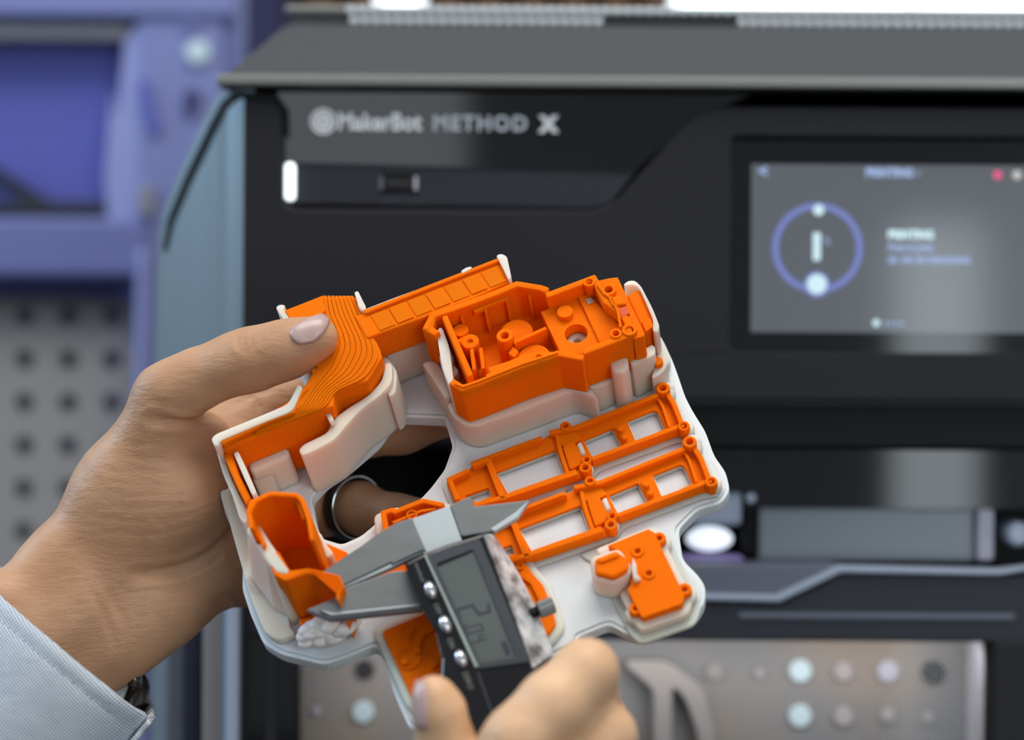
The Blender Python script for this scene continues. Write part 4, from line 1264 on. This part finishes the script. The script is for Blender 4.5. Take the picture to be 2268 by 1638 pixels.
def patch(name, f, corners, nu, nv, lift, m, parent, bulge=0.0):
    """nail-like plate laid on the surface: corners = 4 px corner lists (two opposite curved edges)"""
    A, B_ = spline(corners[0], nu), spline(corners[1], nu)
    k = min(len(A), len(B_)); A, B_ = A[:k], B_[:k]
    pts = np.array([A * (1 - t) + B_ * t for t in np.linspace(0, 1, nv)]).reshape(-1, 2)
    s = f.march(pts); g = f.grad(s)
    tv = np.repeat(np.linspace(0, 1, nv), k); tu = np.tile(np.linspace(0, 1, k), nv)
    s = s + g * (lift * (0.35 + 0.65 * np.minimum(1, 6 * np.minimum(tv, 1 - tv))))[:, None]
    idx = np.arange(nv * k).reshape(nv, k)
    fq = np.stack([idx[:-1, :-1], idx[:-1, 1:], idx[1:, 1:], idx[1:, :-1]], -1).reshape(-1, 4)
    me = bpy.data.meshes.new(name); me.from_pydata(s.tolist(), [], fq.tolist()); me.update()
    o = link(name, me, m, parent, smooth=True)
    md = o.modifiers.new('thickness', 'SOLIDIFY'); md.thickness = 0.0006; md.offset = 0.0
    return o


person = empty('person')
tag(person, 'person in grey chambray sleeve holding the raft in one hand, caliper in the other', 'person')

# left hand -------------------------------------------------------------
LH = Blob([
    (0.010, 0.0, [
        [(372, 872, .600, 62), (272, 1082, .610, 95), (122, 1252, .607, 66)],
        [(430, 1000, .618, 95), (395, 1100, .616, 110), (260, 1230, .612, 95)],
        [(122, 1252, .607, 66), (0, 1350, .598, 58), (-130, 1460, .592, 58)],
        [(180, 1340, .608, 98), (20, 1470, .600, 102), (-110, 1570, .594, 104)],
        [(472, 1246, .628, 100), (325, 1340, .620, 104), (255, 1420, .614, 78), (60, 1580, .604, 84), (-60, 1680, .598, 84)],
        [(520, 1030, .640, 88), (500, 1160, .640, 100), (430, 1220, .628, 90)],
        [(560, 980, .652, 70), (580, 1180, .652, 72), (545, 1270, .640, 68)],
    ]),
    (0.006, 0.007, [[(355, 868, .602, 50), (440, 838, .600, 60), (520, 806, .597, 60), (572, 792, .596, 61), (640, 772, .5945, 57), (700, 748, .5935, 49)]]),
    (0.005, 0.008, [[(470, 960, .640, 66), (560, 915, .648, 66), (720, 850, .655, 62), (880, 790, .654, 56), (980, 760, .652, 50)]]),
    (0.005, 0.006, [[(560, 1000, .650, 66), (740, 968, .650, 62), (890, 944, .640, 55), (1040, 900, .636, 50)]]),
    (0.004, 0.006, [[(590, 1150, .652, 64), (720, 1126, .650, 56), (795, 1126, .645, 56), (880, 1146, .634, 48), (970, 1150, .626, 44)]]),
    (0.005, 0.006, [[(560, 1260, .645, 62), (660, 1280, .636, 54), (740, 1310, .622, 46)]]),
])
lo, hi = LH.bounds()
lv, lf = surface_nets(LH, lo, hi, 0.0009)
creases = [
    ([(300, 1272), (375, 1262), (440, 1240), (495, 1195), (530, 1140), (546, 1085)], 1.5, 1.5),
    ([(330, 1283), (400, 1275), (465, 1248), (510, 1205)], 0.6, 1.2),
    ([(335, 928), (400, 936), (450, 930), (474, 926)], 1.6, 1.4),
    ([(330, 895), (380, 890), (430, 893)], 0.13, 0.8),
    ([(275, 950), (330, 955), (390, 975), (440, 985)], 0.14, 0.8),
    ([(262, 985), (330, 985), (400, 987), (470, 980)], 0.13, 0.8),
    ([(240, 1008), (300, 1012), (370, 1020), (450, 1010), (490, 995)], 0.13, 0.8),
    ([(215, 1043), (300, 1047), (380, 1046), (460, 1030), (500, 1012)], 0.14, 0.8),
    ([(230, 1070), (310, 1074), (400, 1070), (480, 1050)], 0.13, 0.8),
    ([(220, 1092), (320, 1095), (410, 1092), (490, 1070)], 0.11, 0.8),
    ([(210, 1118), (300, 1122), (400, 1118), (480, 1095)], 0.11, 0.8),
    ([(205, 1146), (290, 1152), (380, 1148), (470, 1120)], 0.11, 0.8),
    ([(190, 1172), (280, 1182), (370, 1178), (450, 1150)], 0.10, 0.8),
    ([(200, 1200), (280, 1214), (350, 1215), (440, 1190)], 0.10, 0.8),
    ([(532, 732), (526, 752), (532, 772), (545, 790)], 0.75, 0.9),
    ([(546, 728), (540, 750), (546, 775), (558, 795)], 0.75, 0.9),
    ([(560, 726), (556, 748), (562, 772), (572, 788)], 0.75, 0.9),
    ([(574, 724), (572, 742), (576, 762)], 0.75, 0.9),
    ([(500, 760), (505, 780), (512, 800)], 0.30, 0.8),
    ([(486, 768), (490, 785), (498, 806)], 0.30, 0.8),
    ([(500, 905), (540, 885), (580, 868), (620, 858)], 0.5, 1.1),
    ([(566, 872), (572, 900), (570, 925)], 0.8, 1.1),
    ([(612, 862), (618, 885), (616, 905)], 0.25, 0.8),
    ([(190, 1290), (215, 1330), (245, 1400), (255, 1450)], 0.3, 1.3),
    ([(225, 1285), (255, 1340), (290, 1400)], 0.25, 1.3),
    ([(850, 1080), (846, 1110), (850, 1140)], 0.13, 0.8),
    ([(480, 1340), (500, 1320), (520, 1330), (525, 1350)], 0.6, 1.4),
]
lv = carve(LH, lv, creases)
lh = mesh_np('left_hand', lv, lf, M['skin'], person)
tag(lh, 'left hand, thumb on the orange grip and fingers behind the raft')
ln = patch('thumbnail', LH, ([(664, 762), (648, 752), (643, 737), (651, 725), (672, 715)], [(694, 757), (716, 737), (728, 714), (731, 700), (727, 692)]), 14, 12, 0.0007, M['nail'], lh)

# right hand ------------------------------------------------------------
RH = Blob([
    (0.012, 0.0, [
        [(1040, 1790, .515, 92), (1110, 1960, .535, 125), (1180, 2200, .545, 150)],
        [(1300, 1800, .560, 95), (1200, 1950, .555, 140), (1180, 2200, .545, 150)],
        [(1380, 1900, .560, 95), (1250, 2100, .550, 130)],
    ]),
    (0.005, 0.006, [[(960, 1540, .5085, 44), (972, 1575, .509, 52), (990, 1660, .511, 62), (1040, 1790, .515, 84)]]),
    (0.005, 0.0022, [[(1298, 1486, .508, 64), (1225, 1562, .503, 73), (1150, 1640, .500, 74), (1090, 1700, .503, 66)],
                     [(1298, 1486, .508, 64), (1318, 1600, .540, 66), (1300, 1800, .560, 80)]]),
    (0.005, 0.0018, [[(1336, 1628, .512, 66), (1262, 1730, .505, 70), (1180, 1800, .505, 66)],
                     [(1336, 1628, .512, 66), (1375, 1720, .540, 66), (1370, 1880, .560, 76)]]),
    (0.005, 0.003, [[(1376, 1770, .525, 62), (1290, 1870, .515, 64)], [(1376, 1770, .525, 62), (1380, 1900, .555, 70)]]),
])
lo, hi = RH.bounds()
hi[2] = min(hi[2], 9); lo[2] = max(lo[2], float(P(1134, 2050, .545).z))
rv, rf = surface_nets(RH, lo, hi, 0.0012)
rv = carve(RH, rv, [([(1272, 1432), (1300, 1436), (1326, 1452)], 0.3, 1.2), ([(1090, 1622), (1110, 1650)], 0.3, 1.0)])
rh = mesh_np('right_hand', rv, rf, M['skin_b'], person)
tag(rh, 'right hand gripping the caliper body, thumb up and fingers curled')
patch('thumbnail', RH, ([(921, 1512), (917, 1560), (922, 1610)], [(944, 1508), (950, 1560), (948, 1612)]), 12, 8, 0.0006, M['nail'], rh)

# sleeve ----------------------------------------------------------------
fr_ = spline([(-90, 1240, .615), (-40, 1285, .590), (0, 1320, .577), (120, 1426, .566), (240, 1526, .566), (318, 1582, .576), (336, 1598, .590)], 40)
bk_ = spline([(336, 1598, .590), (346, 1580, .612), (322, 1530, .650), (220, 1420, .668), (60, 1290, .655), (-60, 1230, .635), (-90, 1240, .615)], 40)[1:-1]
ring = np.concatenate([fr_, bk_])
bm = bmesh.new(); rings = []
for i, (ddx, ddy, grow) in enumerate(((0, 0, 0), (-8, 9, .0), (-30, 36, .002), (-80, 95, .003), (-160, 190, .004), (-320, 380, .004))):
    rg = []
    for k, (x, y, d) in enumerate(ring):
        wob = 3.0 * math.sin(k * 0.7 + i * 1.3) * (i > 0)
        rg.append(bm.verts.new(P(x + ddx + (wob * 0.6) + (5 if i == 2 else 0), y + ddy + wob, d - grow * (1 if k < len(fr_) else -1))))
    rings.append(rg)
n_ = len(ring)
for A, B_ in zip(rings[:-1], rings[1:]):
    for i in range(n_):
        bm.faces.new((A[i], A[(i + 1) % n_], B_[(i + 1) % n_], B_[i]))
sl = bm_obj('sleeve', bm, M['cloth'], person, smooth=True)
tag(sl, 'grey chambray shirt sleeve with stitched cuff')
md = sl.modifiers.new('sub', 'SUBSURF'); md.levels = 2; md.render_levels = 2
md = sl.modifiers.new('thick', 'SOLIDIFY'); md.thickness = 0.0022; md.offset = -1
# cuff flap corner lying over the sleeve edge, with its row of stitches
bm = bmesh.new()
e0 = fr_[6:]
e0 = np.concatenate([e0[:-1], [[336, 1590, .574]]])
rows = []
for i, (ddx, ddy, l) in enumerate(((0, 0, .0026), (-10, 12, .0040), (-24, 29, .0032), (-30, 36, .0042), (-60, 72, .0046), (-130, 160, .0046), (-260, 320, .0046))):
    rows.append([bm.verts.new(P(x + ddx, y + ddy, d - l)) for x, y, d in e0])
for A, B_ in zip(rows[:-1], rows[1:]):
    for i in range(len(A) - 1):
        bm.faces.new((A[i], A[i + 1], B_[i + 1], B_[i]))
cf = bm_obj('cuff', bm, M['cloth'], person, smooth=True)
md = cf.modifiers.new('sub', 'SUBSURF'); md.levels = 1; md.render_levels = 2
md = cf.modifiers.new('thick', 'SOLIDIFY'); md.thickness = 0.0016; md.offset = 0
st = None
for i in range(len(e0) - 1):
    for t in (0.15, 0.65):
        x, y, d = e0[i] * (1 - t) + e0[i + 1] * t
        p = P(x - 24, y + 29, d - .0040)
        if st is None:
            bm = bmesh.new(); bmesh.ops.create_icosphere(bm, subdivisions=2, radius=1.0)
            for v in bm.verts: v.co = Vector((v.co.x * .0010, v.co.y * .0004, v.co.z * .00035))
            st = bm_obj('stitch', bm, M['thread'], cf, smooth=True); s_ = st
        else:
            s_ = st.copy(); COL.objects.link(s_); s_.parent = cf
        s_.location = p; s_.rotation_euler = (0, math.radians(42), 0)

# black ring on the finger and the watch at the wrist ---------------------
ax = Vector(P(800, 1122, .640)) - Vector(P(735, 1118, .652))
rg = empty('finger_ring')
tag(rg, 'wide black finger ring with bright edges behind the raft opening', 'ring')
o_ = P(782, 1123, .6445)
rr = 73 * .6475 / F
bw = 0.0026
lathe('band', [(rr - .0014, -bw), (rr - .0004, -bw - .0002), (rr, -bw + .0004), (rr, bw - .0004), (rr - .0004, bw + .0001)], o_, ax, M['ring'], rg, n=64, caps=False)
lathe('bevel_edge', [(rr - .0004, bw + .0001), (rr - .0007, bw + .0003), (rr - .0010, bw + .0001)], o_, ax, M['chrome'], rg, n=64, caps=False)
lathe('inner_band', [(rr - .0010, bw + .0001), (rr - .0016, bw - .0004), (rr - .0016, -bw), (rr - .0014, -bw)], o_, ax, M['watch'], rg, n=64, caps=False)

wt = empty('wristwatch')
tag(wt, 'dark steel wristwatch with crown peeking out below the cuff', 'watch')
wc = P(232, 1556, .632); wax = Vector((0.35, 0.62, -0.60)).normalized()
lathe('case', [(.0125, -.006), (.0150, -.005), (.0162, -.001), (.0158, .002), (.0142, .0045), (.0135, .0048)], wc, wax, M['watch'], wt, n=48)
lathe('case_back', [(.011, -.0075), (.0125, -.006)], wc, wax, M['chrome_edge'], wt, n=40)
cd_ = Vector((1.0, -0.1, 0.18)).normalized()
cc_ = P(285, 1504, .612)
cr = lathe('crown', [(.0020, -.004), (.0020, .0005), (.0033, .0006), (.0034, .0030), (.0028, .0037), (.0008, .0039)], cc_, cd_, M['watch'], wt, n=28)
lathe('lug_strap', [(.004, 0), (.005, .010), (.005, .022)], P(215, 1520, .628), Vector((-.6, .1, .5)), M['p_matte_black'], wt, n=16)


# ------------------------------------------------------------------ digital caliper
dcal = lambda y: 1.0 / (1 / .556 + (1 / .536 - 1 / .556) * (y - 1250) / 350.0)
c0, c1, c2 = P(1000, 1250, dcal(1250)), P(1200, 1250, dcal(1250)), P(1000, 1600, dcal(1600))
Uc = (c1 - c0).normalized(); Vc = (c0 - c2).normalized()
Nc = Uc.cross(Vc).normalized()
CF = Frame(c0, Uc, Nc.cross(Uc), Nc)
cal = empty('digital_caliper', CF)
tag(cal, 'digital caliper with black body and grey display reading 2.04, measuring the orange cup wall', 'caliper')
C = CF.uvs
k = CF.uv
# beam and jaws
prism('beam', C([(912, 1148), (996, 1119), (1075, 1340), (1290, 1940), (1200, 1970), (985, 1370)]), -0.0035, 0.0, M['steel_bright'], cal, bevel=0.0003)
prism('fixed_jaw', C([(704, 1273), (760, 1235), (800, 1209), (831, 1186), (858, 1169), (880, 1157), (912, 1147), (945, 1222), (935, 1219), (868, 1250), (866, 1245), (756, 1298)]), -0.0032, 0.0004, M['steel'], cal, bevel=0.0004)
prism('jaw_ground_edge', C([(756, 1298), (866, 1246), (868, 1250), (936, 1219), (940, 1221), (869, 1254), (760, 1301)]), -0.003, -0.0002, M['steel_bright'], cal, bevel=0.0002)
prism('inside_jaw', C([(996, 1119), (1035, 1101), (1045, 1103), (1051, 1121), (1173, 1107), (1146, 1146), (1093, 1176), (1027, 1188), (1020, 1186)]), -0.0034, 0.0002, M['steel'], cal, bevel=0.0004)
prism('inside_jaw_edge', C([(1173, 1107), (1148, 1146), (1096, 1178), (1086, 1172), (1140, 1136)]), -0.002, 0.0006, M['steel_bright'], cal, bevel=0.0003)
prism('sliding_jaw', C([(744, 1316), (770, 1300), (866, 1266), (893, 1263), (914, 1270), (945, 1340), (905, 1346), (735, 1361), (708, 1352), (742, 1330)]), -0.0032, 0.0006, M['steel'], cal, bevel=0.0005)
prism('jaw_tip', C([(677, 1349), (742, 1322), (746, 1330), (712, 1350), (735, 1360), (722, 1365)]), -0.0030, -0.0004, M['knurl'], cal, bevel=0.0003)
prism('sliding_jaw_edge', C([(708, 1352), (735, 1360), (920, 1342), (934, 1338), (934, 1349), (730, 1370), (690, 1354)]), -0.0034, -0.0004, M['knurl'], cal, bevel=0.0003)
prism('jaw_inner_edge', C([(708, 1351), (738, 1358), (930, 1338), (930, 1343), (733, 1364)]), -0.0008, 0.0008, M['steel_bright'], cal, bevel=0.0002)
# body
HF_ = 0.007
front_px = [(896, 1247), (936, 1227), (991, 1206), (1070, 1181), (1108, 1283), (1146, 1385), (1180, 1482), (1184, 1504), (1120, 1580), (1056, 1626), (1044, 1608), (1011, 1552), (977, 1504), (980, 1458), (967, 1400), (936, 1349)]
back_px = [(893, 1246), (934, 1224), (990, 1203), (1092, 1178), (1142, 1258), (1184, 1340), (1226, 1448), (1198, 1506), (1124, 1590), (1056, 1632), (1040, 1610), (1008, 1552), (973, 1504), (976, 1458), (963, 1400), (932, 1349)]
prism('body', C(back_px, -0.003), -0.0042, HF_, M['caliper_black'], cal, top=C(front_px, HF_), bevel=0.0008, bseg=3)
# worn chrome flank along the right edge
bm = bmesh.new()
fe = C([(1073, 1186), (1110, 1283), (1148, 1385), (1181, 1478)], HF_ + .0001); be = C([(1093, 1181), (1143, 1258), (1185, 1340), (1227, 1447)], -0.002)
A = [bm.verts.new((p[0], p[1], HF_ + .0001)) for p in fe]; B_ = [bm.verts.new((p[0], p[1], -0.002)) for p in be]
A2 = [bm.verts.new((v.co.x - .002, v.co.y, v.co.z - .002)) for v in A]; B2 = [bm.verts.new((v.co.x - .003, v.co.y, v.co.z)) for v in B_]
for i in range(3):
    bm.faces.new((A[i], A[i + 1], B_[i + 1], B_[i])); bm.faces.new((A2[i], B2[i], B2[i + 1], A2[i + 1]))
    bm.faces.new((A[i], A2[i], A2[i + 1], A[i + 1])); bm.faces.new((B_[i], B_[i + 1], B2[i + 1], B2[i]))
bm.faces.new((A[0], B_[0], B2[0], A2[0])); bm.faces.new((A[3], A2[3], B2[3], B_[3]))
bm_obj('chrome_flank', bm, M['chrome_edge'], cal)
prism('left_chrome_strip', C([(966, 1402), (974, 1400), (986, 1440), (982, 1458), (978, 1456)], HF_ - .002), HF_ - 0.004, HF_ - 0.0012, M['chrome'], cal, bevel=0.0004)
# display
prism('display_bezel', rounded(C([(944, 1230), (1062, 1193), (1174, 1466), (1060, 1481)], HF_), 0.0008, 3), HF_ - 0.001, HF_ + 0.0006, M['caliper_grey'], cal,
      holes=[rounded(C([(966, 1249), (1048, 1217), (1144, 1456), (1064, 1470)], HF_), 0.0006, 3)])
lcd = prism('display', C([(958, 1246), (1052, 1212), (1150, 1460), (1060, 1475)], HF_), HF_ - 0.0006, HF_ + 0.00005, M['lcd'], cal)
prism('display_shadow_lip', C([(961, 1248), (1046, 1214), (1049, 1220), (964, 1256)], HF_), HF_, HF_ + 0.0004, M['caliper_black'], cal)
prism('trim_line', C([(939, 1231), (944, 1230), (1060, 1477), (1052, 1480)], HF_), HF_, HF_ + 0.0009, M['trim_line'], cal, bevel=0.0002)
prism('lower_seam', C([(1056, 1488), (1060, 1487), (1100, 1600), (1096, 1602)], HF_), HF_, HF_ + 0.0003, M['caliper_grey'], cal)
hL = HF_ + 0.00006
L_in = lambda pts, w: wall('digit_segment', C(pts, hL), CF.px(w), hL, hL + 0.00008, M['lcd_ink'], lcd)
L_in([(1023, 1371), (1016, 1352), (1046, 1343), (1053, 1354), (1060, 1363), (1089, 1355), (1083, 1335)], 5.5)
L_in([(1033, 1391), (1064, 1383), (1068, 1393), (1037, 1401), (1033, 1391)], 3)
L_in([(1072, 1402), (1058, 1407), (1061, 1417)], 3); L_in([(1077, 1412), (1045, 1423)], 3)
cyl('decimal_point', k(1029, 1385, hL), CF.px(3), hL, hL + 0.00008, M['lcd_ink'], lcd, n=12)
ra = math.atan2(-0.93, 0.37)
text('unit_lettering', 'mm', k(1116, 1420, hL), hL, CF.px(20), M['lcd_ink'], lcd, rot=ra, ext=0.00003, bold=0.0002)
for x, y, r_, s_ in ((921, 1246, 'mm/inch', 13), (964, 1336, 'OFF', 14), (994, 1412, 'ON', 15), (1028, 1486, 'ZERO', 16)):
    text('button_lettering', r_, k(x, y, HF_), HF_ + 0.0001, CF.px(s_), M['print_grey'], cal, rot=ra, ext=0.00003)
# buttons: domed ovals
bm = bmesh.new(); bmesh.ops.create_uvsphere(bm, u_segments=28, v_segments=16, radius=1.0)
for v in bm.verts:
    v.co = Vector((v.co.x * CF.px(12.5), v.co.y * CF.px(20), max(v.co.z, -0.2) * 0.0017))
    x, y = v.co.x, v.co.y; a = math.radians(22)
    v.co.x, v.co.y = x * math.cos(a) - y * math.sin(a), x * math.sin(a) + y * math.cos(a)
bt = bm_obj('button', bm, mat('satin_silver_button', (0.62, 0.61, 0.64, 1), 0.22, metal=0.8), cal, smooth=True)
for i, (x, y) in enumerate(((953, 1306), (986, 1382), (1021, 1458))):
    o = bt
    if i:
        o = bt.copy(); COL.objects.link(o); o.parent = cal
    u, v = k(x, y, HF_ + .0008); o.location = (u, v, HF_ + 0.0006)
# knurled lock knob on the right flank
kn = [(1186, 1336), (1226, 1322)]
ka, kb = Vector((*k(1192, 1352, 0.0), 0.0)), Vector((*k(1226, 1338, 0.0), 0.0))
d_ = (kb - ka); ln_ = d_.length; d_.normalize()
kr = CF.px(18)
bm = bmesh.new(); rings = []
a_ = d_.orthogonal().normalized(); b_ = d_.cross(a_); nn = 44
for s, f_ in ((0, .9), (.08, 1), (.92, 1), (1, .88)):
    rings.append([bm.verts.new(ka + d_ * ln_ * s + (a_ * math.cos(2 * math.pi * i / nn) + b_ * math.sin(2 * math.pi * i / nn)) * kr * f_ * (1.0 if i % 2 else 0.93)) for i in range(nn)])
for r0, r1 in zip(rings[:-1], rings[1:]):
    for i in range(nn):
        bm.faces.new((r0[i], r0[(i + 1) % nn], r1[(i + 1) % nn], r1[i]))
bm.faces.new(rings[0]); bm.faces.new(rings[-1])
bm_obj('lock_knob', bm, M['knurl'], cal)
lathe('knob_stem', [(kr * .6, -.006), (kr * .6, .001)], ka, d_, M['p_matte_black'], cal, n=20)
